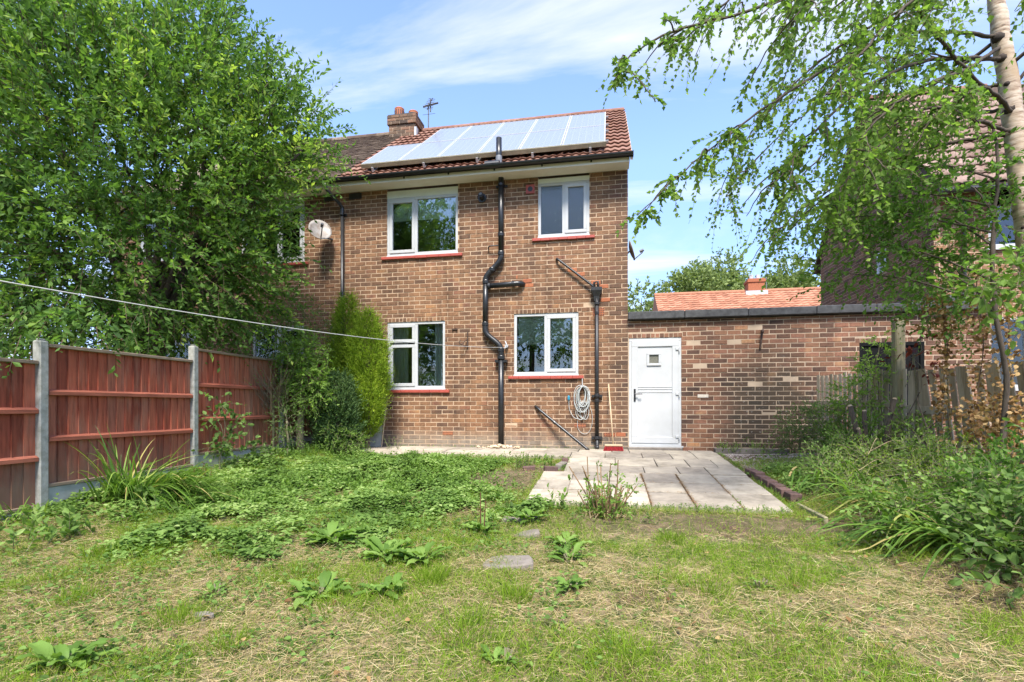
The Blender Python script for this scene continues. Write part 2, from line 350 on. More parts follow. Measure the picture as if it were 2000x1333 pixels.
# ------------------------------------------------------------------ ground
def gplane(y): return .07*np.minimum(0, np.maximum(np.asarray(y, float), -16)+.9)
def gz(x, y):
    x = np.asarray(x, float); y = np.asarray(y, float)
    z = gplane(y)
    patio = sstep(-1.6, -1.2, x)*sstep(1.75, 1.5, x)*sstep(-4.7, -4.4, y)
    path = sstep(-1.75, -1.35, y)*sstep(1.8, 1.5, x)*sstep(-5.6, -5.1, x)
    flat = np.maximum(patio, path)
    n = (fbm(x*.9, y*.9, 3)-.5)*.10+(fbm(x*4, y*4, 5)-.5)*.03
    n = n*sstep(14, 9, np.abs(x))*sstep(-14, -11, y)*sstep(.2, -.2, y)
    z = z+.10*sstep(-4.4, -5.8, x)*sstep(.0, -1.5, y)+.10*sstep(1.7, 3.0, x)*sstep(-.3, -1.4, y)*sstep(-8.5, -6.0, y)
    return z+n*(1-flat)-flat*.02
def build_ground():
    xs = np.concatenate([[-700, -300, -120, -60, -30, -20], np.arange(-14, 10.01, .125), [14, 20, 35, 70, 150, 350, 700]])
    ys = np.concatenate([[-400, -150, -70, -40, -25, -18], np.arange(-13, .51, .125), [1.5, 4, 8, 15, 30, 60, 120, 300, 900]])
    X, Y = np.meshgrid(xs, ys, indexing='ij'); Z = gz(X, Y); V = np.stack([X, Y, Z], -1).reshape(-1, 3)
    ny = len(ys); i, j = np.meshgrid(np.arange(len(xs)-1), np.arange(ny-1), indexing='ij')
    F = np.stack([i*ny+j, (i+1)*ny+j, (i+1)*ny+j+1, i*ny+j+1], -1).reshape(-1, 4)
    m, N, L, b = newmat('garden ground'); b.inputs['Roughness'].default_value = .95; b.inputs['Specular IOR Level'].default_value = .1
    p = wpos(N); s = N.new('ShaderNodeSeparateXYZ'); L.new(p, s.inputs[0])
    big = nnoise(N, L, p, .8, 4, .6); fine = nnoise(N, L, p, 38, 6, .7); mid = nnoise(N, L, p, 7, 5, .65)
    straw = nramp(N, L, fine, [(.25, (.13, .095, .05)), (.5, (.27, .205, .12)), (.75, (.42, .33, .21))])
    green = nramp(N, L, fine, [(.25, (.035, .06, .015)), (.7, (.11, .15, .04))])
    soil = nramp(N, L, fine, [(.25, (.06, .04, .026)), (.7, (.16, .11, .075))])
    c = nmix(N, L, nramp(N, L, mid, [(.40, (0, 0, 0)), (.56, (1, 1, 1))]), straw, green)
    c = nmix(N, L, nramp(N, L, big, [(.58, (0, 0, 0)), (.66, (1, 1, 1))]), c, soil)
    bed = nmath(N, L, 'MULTIPLY', nmath(N, L, 'GREATER_THAN', s.outputs['X'], 1.7), .8)
    c = nmix(N, L, bed, c, soil)
    near = nmath(N, L, 'GREATER_THAN', nmath(N, L, 'ADD', s.outputs['Y'], nmath(N, L, 'MULTIPLY', big, .5)), -4.95); near = nmath(N, L, 'MULTIPLY', near, .6)
    c = nmix(N, L, near, c, soil)
    L.new(c, b.inputs['Base Color']); nbump(N, L, b, fine, .8, .03)
    return tag(mk('ground', V, F, m, smooth=True), kind='structure')
build_ground()

# patio and path: every slab is a piece of its own
def slab_mesh(name, x0, x1, y0, y1, parent, lift=.035, sink=0.0, tilt=(0, 0)):
    g = .005; x0 += g; x1 -= g; y0 += .014; y1 -= .014
    c = .006; P = []
    cx, cy = (x0+x1)/2, (y0+y1)/2
    def zz(x, y): return float(gplane(y))+lift-sink+tilt[0]*(x-cx)+tilt[1]*(y-cy)
    j = lambda: random.uniform(-.004, .004)
    cs = [(x0+j(), y0+j()), (x1+j(), y0+j()), (x1+j(), y1+j()), (x0+j(), y1+j())]
    V = [(x, y, zz(x, y)-.055) for x, y in cs]+[(x, y, zz(x, y)-c) for x, y in cs]
    V += [(x+(c if x < cx else -c), y+(c if y < cy else -c), zz(x, y)) for x, y in cs]
    F = [np.array([[8, 9, 10, 11]]+[[a+k, (k+1) % 4+a, (k+1) % 4+a+4, k+a+4] for a in (0, 4) for k in range(4)])]
    return mk(name, V, F, M['slab'], parent)
patio = tag(bpy.data.objects.new('patio', None), kind='structure'); COL.objects.link(patio); patio.location = (0, -2.5, 0)
cols_hi = [-1.0, -.42, .19, .66, 1.05, 1.47]; cols_lo = [-1.29, -.85, -.38, .08, .54, 1.0, 1.47]
for r, (ya, yb) in enumerate([(-1.4, -.80), (-2.08, -1.4), (-2.62, -2.08), (-3.20, -2.62), (-3.72, -3.20), (-4.36, -3.72)]):
    cols = cols_hi if ya > -2.65 else cols_lo
    off = (0, .16, -.05, 0, .0, 0)[r] if ya > -2.65 else 0
    for a, b_ in zip(cols[:-1], cols[1:]):
        a2 = a+(off if a != cols[0] else 0); b2 = b_+(off if b_ != cols[-1] else 0)
        lowl = (ya < -2.65 and a < -.9)
        slab_mesh('paving_slab', a2, b2, ya, yb, patio, sink=random.uniform(0, .012)+(.012 if lowl else 0), tilt=(random.uniform(-.014, .014), random.uniform(-.014, .014)+(.03 if lowl else 0)))
path = tag(bpy.data.objects.new('path', None), kind='structure'); COL.objects.link(path); path.location = (-2, -.6, 0)
for (ya, yb), xs in (((-.80, -.10), [-5.1, -4.5, -3.9, -3.3, -2.7, -2.1, -1.5, -.9, -.3, .0]), ((-1.38, -.80), [-5.1, -4.2, -3.3, -2.4, -1.75, -1.0])):
    for a, b_ in zip(xs[:-1], xs[1:]):
        slab_mesh('paving_slab', a, b_, ya, yb, path, sink=random.uniform(0, .006), tilt=(random.uniform(-.006, .006), 0))
for a, b_ in zip([.0, .62, 1.05], [.62, 1.05, 1.47]): slab_mesh('paving_slab', a, b_, -.80, -.17, path, sink=random.uniform(0, .006))

# ------------------------------------------------------------------ brickwork
BL_, BC = .238, .086                      # brick pitch and course height
def brick_rows(u0, u1, z0, z1, holes, keep=None, shift=0, first=0):
    out = []; k = first; z = z0
    while z < z1-.03:
        zb = min(z+BC-.012, z1); u = u0-(BL_/2 if (k+shift) % 2 else 0)
        spans = [(u0, u1)]
        for (a, b, c, d) in holes:
            if z+.02 < d and zb-.02 > c:
                ns = []
                for s, e in spans:
                    if b <= s or a >= e: ns.append((s, e))
                    else:
                        if a-s > .01: ns.append((s, a))
                        if e-b > .01: ns.append((b, e))
                spans = ns
        while u < u1:
            for s, e in spans:
                a = max(u, s if s > u else u); b = min(u+BL_-.011, e); a = max(u, s)
                if b-a > .03 and (keep is None or keep((a+b)/2, (z+zb)/2)): out.append((a, b, z, zb))
            u += BL_
        z += BC; k += 1
    return np.array(out)
def brick_np(B, O, U, Nn, depth=.09, jit=.0025):
    """joined brick mesh from (u0,u1,z0,z1) rows: chamfered fronts, uneven faces"""
    n = len(B); c = .004; O = np.array(O, float); U = np.array(U, float); Nn = np.array(Nn, float); Zv = np.array([0, 0, 1.])
    u0, u1, z0, z1 = B.T
    pr = rng.uniform(-.0035, .003, n)
    lv = []
    for (ins, d) in ((c, 0.), (0, -c), (0, -depth)):
        for (a, b) in ((0, 0), (1, 0), (1, 1), (0, 1)):
            uu = np.where(a, u1-ins, u0+ins); zz = np.where(b, z1-ins, z0+ins)
            ju = rng.uniform(-jit, jit, n) if d > -depth else 0; jz = rng.uniform(-jit, jit, n) if d > -depth else 0
            dd = d+(pr if d > -depth else 0)
            lv.append(O+np.outer(uu+ju, U)+np.outer(zz+jz, Zv)+np.outer(np.broadcast_to(dd, n), Nn))
    V = np.stack(lv, 1).reshape(-1, 3)
    f = [[0, 1, 2, 3]]+[[4*l+k, 4*(l+1)+k, 4*(l+1)+(k+1) % 4, 4*l+(k+1) % 4] for l in (0, 1) for k in range(4)]
    F = (np.arange(n)[:, None, None]*12+np.array(f)[None]).reshape(-1, 4)
    return V, F
_bm = {}
def brick_variants(mat, U, Nn):
    key = (mat.name, tuple(U))
    if key not in _bm:
        _bm[key] = []
        for k in range(6):
            V, F = brick_np(np.array([[-(BL_-.011)/2, (BL_-.011)/2, 0, BC-.012]]), (0, 0, 0), U, Nn)
            o = mk('brick', V, F, mat); _bm[key].append(o.data); bpy.data.objects.remove(o)
    return _bm[key]
def brickwork(parent, B, O, U, Nn, mat, nobj=300, stuffname='brickwork'):
    """the nearest full bricks become objects, the rest one stuff part"""
    full = np.abs((B[:, 1]-B[:, 0])-(BL_-.011)) < .004
    full &= np.abs((B[:, 3]-B[:, 2])-(BC-.012)) < .004
    cen = np.array(O)+np.outer((B[:, 0]+B[:, 1])/2, U)+np.outer(B[:, 2], [0, 0, 1])
    d = np.linalg.norm(cen-CAMP, axis=1); d[~full] = 1e9
    idx = np.argsort(d)[:nobj]; idx = idx[d[idx] < 1e8]
    var = brick_variants(mat, U, Nn) if nobj else []
    for i in idx:
        inst('brick', random.choice(var), cen[i]+np.array(Nn)*random.uniform(-.002, .003), parent, (random.uniform(-.006, .006), random.uniform(-.006, .006), 0))
    rest = np.setdiff1d(np.arange(len(B)), idx)
    if len(rest):
        V, F = brick_np(B[rest], O, U, Nn)
        tag(mk(stuffname, V, F, mat, parent), kind='stuff' if nobj else None)
def plates(name, u0, u1, z0, z1, holes, O, U, Nn, mat, parent, d0=-.0045, d1=-.11):
    us = sorted({u0, u1, *[h for q in holes for h in q[:2] if u0 < h < u1]}); zs = sorted({z0, z1, *[h for q in holes for h in q[2:] if z0 < h < z1]})
    mb = MB(); O = np.array(O, float); U = np.array(U, float); Nn = np.array(Nn, float)
    for a, b in zip(us[:-1], us[1:]):
        run = None
        for c, d in list(zip(zs[:-1], zs[1:]))+[(None, None)]:
            hole = c is None or any(a >= q[0]-1e-6 and b <= q[1]+1e-6 and c >= q[2]-1e-6 and d <= q[3]+1e-6 for q in holes)
            if not hole: run = (run[0], d) if run else (c, d)
            elif run:
                c2, d2 = run; run = None
                mb.add([O+U*x+np.array([0, 0, z])+Nn*q for q in (d0, d1) for x, z in ((a, c2), (b, c2), (b, d2), (a, d2))], np.array([[0, 1, 2, 3], [7, 6, 5, 4], [0, 4, 5, 1], [1, 5, 6, 2], [2, 6, 7, 3], [3, 7, 4, 0]]))
    return mb.build(name, mat, parent)

# ------------------------------------------------------------------ windows
def frame_ring(mb, x0, x1, z0, z1, w, y0, y1):
    mb.bbox(x0, x1, y0, y1, z1-w, z1, .005); mb.bbox(x0, x1, y0, y1, z0, z0+w, .005)
    mb.bbox(x0, x0+w, y0+.001, y1, z0+w, z1-w, .005); mb.bbox(x1-w, x1, y0+.001, y1, z0+w, z1-w, .005)
def window(parent, x0, x1, z0, z1, mull, sashes, fixed, sill=True, pane='glass', head=None, sillx=(.11, .10), Y=.02):
    """own mesh: outer frame and mullion; sub-parts: sash, pane, sill"""
    w = .055; mb = MB(); frame_ring(mb, x0, x1, z0, z1, w, Y, Y+.06)
    for mx in mull: mb.bbox(mx-.032, mx+.032, Y+.001, Y+.059, z0+w, z1-w, .005)
    mb.bbox(x0-.008, x1+.008, Y-.025, Y+.03, z0-.028, z0+.002, .005)
    o = mb.build('window', M['white'], parent)
    for (a, b, c, d) in sashes:
        s = MB(); frame_ring(s, a-.012, b+.012, c-.012, d+.012, .062, Y-.016, Y+.05); s.build('sash', M['white'], o)
        mk('pane', boxv((a+.045, b-.045, Y+.018, Y+.024, c+.045, d-.045)), BOXF, M[pane], o)
    for (a, b, c, d) in fixed:
        mk('pane', boxv((a-.008, b+.008, Y+.028, Y+.034, c-.008, d+.008)), BOXF, M[pane], o)
    if sill:
        s = MB(); n = 7; xs = np.linspace(x0-sillx[0], x1+sillx[1], n+1)
        for a, b in zip(xs[:-1], xs[1:]):
            q = random.uniform(-.004, .004); s.bbox(a+.0005, b-.0005, -.045+q, .06, z0-.085+q, z0-.029, .006)
        s.build('sill', M['sill'], o)
    if head: mk('infill_panel', boxv((x0, x1, Y+.004, Y+.05, z1+.002, head)), BOXF, M['board_white'], o)
    return o
def curtain(win, x0, x1, z0, z1, y=.2, waves=5, amp=.02, mat='fabric', name='curtain'):
    n = waves*8; u = np.linspace(0, 1, n); yy = y+amp*np.sin(u*waves*2*math.pi)+.006*np.sin(u*waves*5); X = x0+(x1-x0)*u
    V = np.concatenate([np.stack([X, yy, np.full(n, z0)], 1), np.stack([X, yy*.3+y*.7, np.full(n, z1)], 1)])
    i = np.arange(n-1); F = np.stack([i, i+1, n+i+1, n+i], 1); return mk(name, V, F, M[mat], win, smooth=True)
def room(parent, x0, x1, z0, z1, d=3.0, mat='room'):
    y0 = .115; V = boxv((x0, x1, y0, d, z0, z1)); F = BOXF[[0, 1, 3, 4, 5]]
    return mk('room_interior', V, F[:, ::-1].copy(), M[mat], parent)

# ------------------------------------------------------------------ the two semi-detached houses
PARTY = -5.82; RIDGE_Y, RIDGE_Z = 3.5, 8.44; EAVE_Y, EAVE_Z = -.42, 5.41
SL = (RIDGE_Z-EAVE_Z)/(RIDGE_Y-EAVE_Y); RA = math.atan(SL); RL = math.hypot(RIDGE_Y-EAVE_Y, RIDGE_Z-EAVE_Z)
def roofp(x, s, off=0): return np.array([x, EAVE_Y+s*math.cos(RA)-off*math.sin(RA), EAVE_Z+s*math.sin(RA)+off*math.cos(RA)])
WT = 5.332
house = thing('semi_detached_house', 'brown brick semi-detached house with solar panels on its red tiled roof', 'house', (PARTY/2, 0, 0))
houseb = thing('semi_detached_house', 'left half of the brick semi, mostly hidden behind the big leafy tree', 'house', (PARTY-3, 0, 0))
WA = (-4.88, -3.35, 3.956, 5.15); WB = (-1.72, -.72, 4.155, 5.21); WC = (-4.87, -3.62, 1.204, 2.58); WD = (-2.20, -.93, 1.462, 2.666)
hol = [(WA[0], WA[1], WA[2]-.0, WT+.2), (WB[0], WB[1], 4.128, WT+.2), WC, WD]
lint = [(WC[0]-.06, WC[1]+.06, 2.58, 2.666), (WD[0]-.06, WD[1]+.06, 2.666, 2.752)]
O0 = (0, 0, 0); UX = (1, 0, 0); NY = (0, -1, 0)
wall = plates('wall', PARTY, 0, 0, WT, hol, O0, UX, NY, M['mortar'], house)
B = brick_rows(PARTY, 0, .004, WT, hol+lint)
B[:, 0] = np.maximum(B[:, 0], PARTY+.003)
brickwork(wall, B, O0, UX, NY, M['brick'])
def soldiers(parent, x0, x1, z, mat, h=BC-.012):
    n = int(round((x1-x0)/.083)); p = (x1-x0)/n
    V, F = brick_np(np.array([[x0+i*p+.005, x0+(i+1)*p-.005, z+.004, z+h+.004] for i in range(n)]), O0, UX, NY)
    me = None
    for i in range(n):
        mk('brick', V[i*12:(i+1)*12], F[:9], mat, parent)
for a, b, c, d in lint: soldiers(wall, a, b, c, M['brick'])
# the other walls of the pair (seen only from aside)
gab = mk('gable_wall', [(-.005, .11, 0), (-.005, 7.0, 0), (-.005, 7.0, 5.33), (-.005, 3.5, 8.28), (-.005, .11, 5.33), (-.1, .11, 0), (-.1, 7.0, 0), (-.1, 7.0, 5.33), (-.1, 3.5, 8.28), (-.1, .11, 5.33)],
   [np.array([0, 1, 2, 3, 4]), np.array([9, 8, 7, 6, 5]), np.array([[0, 5, 6, 1], [1, 6, 7, 2], [2, 7, 8, 3], [3, 8, 9, 4], [4, 9, 5, 0]])], M['mortar'], house)
Bs = brick_rows(.115, 7.0, .004, 8.2, [], lambda u, z: z < 5.27 or z < 5.27+(8.24-5.33)*(1-abs(u-3.5)/3.5))
V, F = brick_np(Bs, (0, 0, 0), (0, 1, 0), (1, 0, 0)); tag(mk('brickwork', V, F[:, ::-1].copy(), M['brick_n'], gab), kind='stuff')
# pairs of windows
wa = window(house, *WA, [-4.25], [(-4.81, -4.285, WA[2]+.062, WA[3]-.062)], [(-4.215, -3.405, WA[2]+.055, WA[3]-.055)], head=5.30)
wb = window(house, *WB, [-1.215], [(-1.18, -.785, WB[2]+.062, WB[3]-.062)], [(-1.665, -1.247, WB[2]+.055, WB[3]-.055)], pane='frost', head=5.30)
wc = window(house, *WC, [-4.245], [(-4.805, -4.28, 1.266, 2.10), (-4.805, -4.28, 2.17, 2.518)], [(-4.21, -3.675, 1.259, 2.525)])
wd = window(house, *WD, [-1.565], [(-1.53, -.995, 1.524, 2.604)], [(-2.145, -1.6, 1.517, 2.61)])
curtain(wa, -4.85, -3.38, 4.69, 5.10, .105, 1, .002, 'blind', 'blind'); mk('blind_bar', boxv((-4.85, -3.38, .098, .112, 4.67, 4.69)), BOXF, M['metal_dull'], wa)
curtain(wd, -2.12, -.98, 2.10, 2.62, .108, 1, .002, 'blind', 'blind'); mk('blind_bar', boxv((-2.12, -.98, .10, .116, 2.06, 2.10)), BOXF, M['white'], wd)
curtain(wc, -4.84, -4.46, 1.2, 2.56, .14, 5, .02); curtain(wc, -3.88, -3.66, 1.2, 2.56, .14, 3, .02)
room(house, -5.7, -2.9, 2.95, 5.3); room(house, -2.6, -.2, 2.95, 5.3); room(house, -5.7, -2.75, .1, 2.7); room(house, -2.65, -.2, .1, 2.7)
# neighbour: mirrored front
mir = lambda w: (2*PARTY-w[1], 2*PARTY-w[0], w[2], w[3])
wA2 = mir(WA); wC2 = mir(WC); wD2 = mir(WD); wB2 = mir(WB)
hol2 = [(wA2[0], wA2[1], wA2[2], WT+.2), (wB2[0], wB2[1], 4.128, WT+.2), wC2, wD2]
wall2 = plates('wall', 2*PARTY, PARTY, 0, WT, hol2, O0, UX, NY, M['mortar'], houseb)
B2 = brick_rows(2*PARTY, PARTY, .004, WT, hol2+[(wC2[0]-.06, wC2[1]+.06, 2.58, 2.666)]); B2[:, 1] = np.minimum(B2[:, 1], PARTY-.003)
d2 = np.abs(B2[:, 0]+6.4)+.2*np.abs(B2[:, 2]-4)
brickwork(wall2, B2, O0, UX, NY, M['brick'], 200)
soldiers(wall2, wC2[0]-.06, wC2[1]+.06, 2.58, M['brick'])
for w_ in (wA2, wC2):
    m_ = w_[1]-.63; hd = 5.30 if w_[2] > 3 else None
    window(houseb, *w_, [m_], [(m_+.035, w_[1]-.065, w_[2]+.062, w_[3]-.062)], [(w_[0]+.055, m_-.033, w_[2]+.055, w_[3]-.055)], head=hd)
for w_ in (wB2, wD2):
    m_ = (w_[0]+w_[1])/2; window(houseb, *w_, [m_], [(w_[0]+.065, m_-.035, w_[2]+.062, w_[3]-.062)], [(m_+.033, w_[1]-.055, w_[2]+.055, w_[3]-.055)], head=5.30 if w_[2] > 3 else None)
room(houseb, 2*PARTY+2.7, PARTY-.1, 2.95, 5.3); room(houseb, 2*PARTY+.2, 2*PARTY+2.6, 2.95, 5.3); room(houseb, 2*PARTY+2.7, PARTY-.1, .1, 2.7); room(houseb, 2*PARTY+.2, 2*PARTY+2.6, .1, 2.7)

# red interlocking roof tiles
def tile_mesh():
    n = 13; u = np.linspace(0, 1, n); w = .30; Lt = .40; prof = .022*(.5+.5*np.cos(u*4*math.pi))**.8
    X = u*w; top = lambda y, lift: np.stack([X, np.full(n, y), prof+lift], 1)
    lift0 = .030
    V = np.concatenate([top(0, lift0), top(Lt*.5, lift0*.55), top(Lt, .0), np.stack([X, np.full(n, .004), prof+lift0-.020], 1)])
    i = np.arange(n-1); F = np.concatenate([np.stack([i, i+1, n+i+1, n+i], 1), np.stack([n+i, n+i+1, 2*n+i+1, 2*n+i], 1), np.stack([3*n+i, 3*n+i+1, i+1, i], 1)])
    o = mk('roof_tile', V, F, M['tile'], smooth=False); me = o.data; bpy.data.objects.remove(o)
    me.polygons.foreach_set('use_smooth', [True]*24+[False]*12); return me
TILE = tile_mesh()
roofa = mk('roof', [roofp(PARTY-.0, -.02, -.03), roofp(.05, -.02, -.03), roofp(.05, RL, -.03), roofp(PARTY, RL, -.03), (PARTY, 7.42, 5.38), (.05, 7.42, 5.38)], [np.array([0, 1, 2, 3]), np.array([3, 2, 5, 4])], M['tile_old'], house)
GA = .345; TW = .2935
for r in range(15):
    s = r*GA
    if s > RL-.05: break
    for c in range(20):
        inst('roof_tile', TILE, roofp(PARTY+c*TW+.0, s, random.uniform(-.002, .004)-.004), roofa, (RA-.02+random.uniform(-.004, .004), random.uniform(-.004, .004), random.uniform(-.006, .006)), (TW/.30*1.02, 1, 1))
def ridge_tile_mesh():
    n = 9; th = np.linspace(-.15, math.pi+.15, n); r = .105; V = []
    for y, rr in ((0, r), (.45, r), (.45, r-.016), (0, r-.016)): V += [(y, -math.cos(t)*rr, math.sin(t)*rr) for t in th]
    i = np.arange(n-1); F = np.concatenate([np.stack([k*n+i, k*n+i+1, ((k+1) % 4)*n+i+1, ((k+1) % 4)*n+i], 1) for k in range(4)])
    o = mk('ridge_tile', V, F, M['tile']); me = o.data; bpy.data.objects.remove(o); return me
RT = ridge_tile_mesh()
for k in range(13):
    x = .03-.45*(k+1)
    if x < PARTY+.35: break
    inst('ridge_tile', RT, (x, RIDGE_Y, RIDGE_Z-.03), roofa, (0, random.uniform(-.006, .006), 0))
# verge: mortar bedded undercloak
vb = MB(); a = roofp(.03, -.02, -.035); b_ = roofp(.03, RL, -.035)
vb.add([a, a+[.045, 0, 0], a+[.045, 0, -.05], a+[0, 0, -.05], b_, b_+[.045, 0, 0], b_+[.045, 0, -.05], b_+[0, 0, -.05]], BOXF); vb.build('verge', M['mortar'], roofa)
# neighbour's small plain tiles
roofb = mk('roof', [roofp(2*PARTY, -.02, -.03), roofp(PARTY, -.02, -.03), roofp(PARTY, RL, -.03), roofp(2*PARTY, RL, -.03), (2*PARTY, 7.42, 5.38), (PARTY, 7.42, 5.38)], [np.array([0, 1, 2, 3]), np.array([3, 2, 5, 4])], M['tile_old'], houseb)
def plain_tiles():
    V = []; F = []; gw, gg = .168, .102; n = 0; rows = int(RL/gg); cols = int(3.9/gw)
    cz, sz = math.cos(RA), math.sin(RA)
    for r in range(rows):
        for c in range(cols):
            x0 = PARTY-.004-(c+1)*gw-(gw/2 if r % 2 else 0); x1 = x0+gw-.006
            if x1 > PARTY: x1 = PARTY
            s0 = r*gg; q = random.uniform(-.004, .005); l0 = .022+q; t = random.uniform(-.003, .003)
            p = [roofp(x0, s0+t, l0), roofp(x1, s0-t, l0), roofp(x1, s0+gg+.02, l0-.014), roofp(x0, s0+gg+.02, l0-.014), roofp(x0, s0+t, l0-.014), roofp(x1, s0-t, l0-.014)]
            V += p; F += [[n, n+1, n+2, n+3], [n+4, n+5, n+1, n]]; n += 6
    tag(mk('plain_tiles', V, np.array(F), M['tile_old'], roofb), kind='stuff')
plain_tiles()
RTO = RT.copy(); RTO.materials[0] = M['tile_old']
for k in range(9): inst('ridge_tile', RTO, (PARTY-.45-.45*(k+1), RIDGE_Y, RIDGE_Z-.03), roofb)
for p, x0, x1 in ((house, PARTY+.001, .02), (houseb, 2*PARTY, PARTY-.001)):
    s = MB(); s.box(x0, x1, -.33, -.002, 5.335, 5.352); s.box(x0, x1, -.352, -.332, 5.325, 5.47); s.build('soffit', M['offwhite'], p)
# gutter with brackets
def gutter(parent, x0, x1):
    n = 9; th = np.linspace(math.pi, 2*math.pi, n); r = .064; cy, cz = -.425, 5.452
    prof = [(cy+r*math.cos(t), cz+r*math.sin(t)) for t in th]+[(cy+(r-.006)*math.cos(t), cz+(r-.006)*math.sin(t)) for t in th[::-1]]
    k = len(prof); V = [(x, y, z) for x in (x0, x1) for y, z in prof]; i = np.arange(k); j = (i+1) % k
    g = mk('gutter', V, [np.stack([i, i+k, j+k, j], 1), i[::-1].copy(), i+k], M['black'], parent)
    for x in np.arange(x1-.75, x0, -.92):
        b = MB(); th2 = np.linspace(math.pi, 2*math.pi, 8); V = []
        for xx in (x-.018, x+.018): V += [(xx, cy+(r+.006)*math.cos(t), cz+(r+.006)*math.sin(t)) for t in th2]
        ii = np.arange(7); b.add(V, np.stack([ii, ii+8, ii+9, ii+1], 1)); b.box(x-.015, x+.015, -.36, -.352, 5.37, 5.44); b.build('gutter_bracket', M['black'], g)
    return g
ga = gutter(house, -5.2, .075)
mk('gutter_end_cap', boxv((.075, .085, -.49, -.36, 5.385, 5.46)), BOXF, M['black'], ga)
b = MB(); b.tube([(-2.68, -.425, 5.452), (-2.40, -.425, 5.452)], .074, 14); b.build('gutter_union', M['black'], ga)
gutter(houseb, 2*PARTY, -5.2)
# air bricks, vents
def air_brick(x, z, w=.215, h=.07, rows=2, cols=7):
    mb = MB(); mb.box(x-w/2, x+w/2, -.004, .03, z, z+h)
    o = mb.build('air_brick', M['brick_red'], house); d = MB()
    for r in range(rows):
        for c in range(cols): d.box(x-w/2+(c+.25)*w/cols, x-w/2+(c+.75)*w/cols, -.006, .01, z+(r+.22)*h/rows, z+(r+.72)*h/rows)
    d.build('vent_holes', M['iron'], o)
for x, z in ((-3.56, .262), (-.34, .264), (-.90, .435), (-.55, 2.58)): air_brick(x, z, rows=4 if z > 2 else 2, h=.15 if z > 2 else .07)
vt = mk('square_vent', boxv((-1.955, -1.785, -.022, .01, 5.02, 5.19)), BOXF, M['sill'], house); v2 = MB(); v2.tube([(-1.87, -.026, 5.105), (-1.87, .01, 5.105)], .05, 16); v2.build('vent_hole', M['iron'], vt)
for x in (-5.58, -6.15): mk('eaves_vent', boxv((x-.14, x+.14, -.012, .01, 5.19, 5.31)), BOXF, M['iron'], house if x > PARTY else houseb)
# brick repair patches in orange brick (waste pipe, hopper)
for i, (x, z) in enumerate([(-2.07, 3.354), (-1.93, 3.268), (-1.90, 3.182), (-.42, 2.838), (-.45, 3.096), (-1.05, 3.44), (-.9, 3.354), (-.13, .262), (-.6, 3.182)]):
    V, F = brick_np(np.array([[x-.09, x+.09, z+.004, z+.078]]), (0, -.0045, 0), UX, NY); mk('brick', V, F, M['brick_red'], wall)

# chimney on the shared ridge
def chimney():
    x0, x1, y0, y1 = -6.2, -5.45, 3.05, 3.62
    c = thing('chimney_stack', 'squat sooty brick chimney stack with two clay pots on the shared ridge', 'chimney', ((x0+x1)/2, (y0+y1)/2, 8.0))
    mk('core', boxv((x0+.008, x1-.008, y0+.008, y1-.008, 7.7, 8.66)), BOXF, M['mortar_g'], c)
    for lvl, (za, zb, e) in enumerate(((7.86, 8.45, 0), (8.45, 8.70, .035))):
        for (O, U, Nn, Ln) in (((x0-e, y0-e, 0), (1, 0, 0), (0, -1, 0), x1-x0+2*e), ((x1+e, y0-e, 0), (0, 1, 0), (1, 0, 0), y1-y0+2*e)):
            R = brick_rows(0, Ln, za, zb, [], shift=lvl)
            V, F = brick_np(R, O, U, Nn, depth=.09)
            for i in range(len(R)): mk('brick', V[i*12:(i+1)*12], F[:9], M['brick_ch'], c)
    mk('cap', boxv((x0-.02, x1+.02, y0-.02, y1+.02, 8.60, 8.72)), BOXF, M['coping'], c)
    mk('corbel', boxv((x0-.02, x1+.025, y0-.025, y1+.025, 8.455, 8.6)), BOXF, M['mortar_g'], c)
    f = MB(); f.box(x0-.02, x1+.02, y0-.03, y0+.2, 7.86, 8.06); f.box(x1-.01, x1+.05, y0-.04, y0+.1, 8.0, 8.32); f.box(x1, x1+.14, y0-.06, y0+.4, 8.02, 8.08)
    f.build('flashing', M['lead_sheet'], c)
    return c
chimney()
def pot(x, y, z0, z1, r, label, slots):
    t = thing('chimney_pot', label, 'chimney pot', (x, y, z0), 'clay pots on the chimney stack')
    b = MB(); b.tube([(x, y, z0-.03), (x, y, z0+.05), (x, y, z1-.05), (x, y, z1-.02), (x, y, z1)], [r*1.05, r*.92, r, r*1.06, r*.9], 18); b.build('body', M['pot'], t)
    s = MB()
    for k in range(14):
        a = k/14*2*math.pi; c, q = math.cos(a), math.sin(a)
        if slots: s.tube([(x+c*r*.97, y+q*r*.97, z0+.09), (x+c*r*1.0, y+q*r*1.0, z1-.07)], .012, 5)
    if not slots:
        for k in range(3): s.tube([(x+r*.985*math.cos(a), y+r*.985*math.sin(a), z0+.06+k*.045) for a in np.linspace(0, 2*math.pi, 20)], .009, 5, cap=False)
    s.build('vent_slots', M['iron'], t)
pot(-6.0, 3.3, 8.70, 9.02, .125, 'taller slotted terracotta pot, left one on the chimney stack', True)
pot(-5.62, 3.36, 8.70, 8.93, .125, 'shorter round terracotta pot, right one on the chimney stack', False)
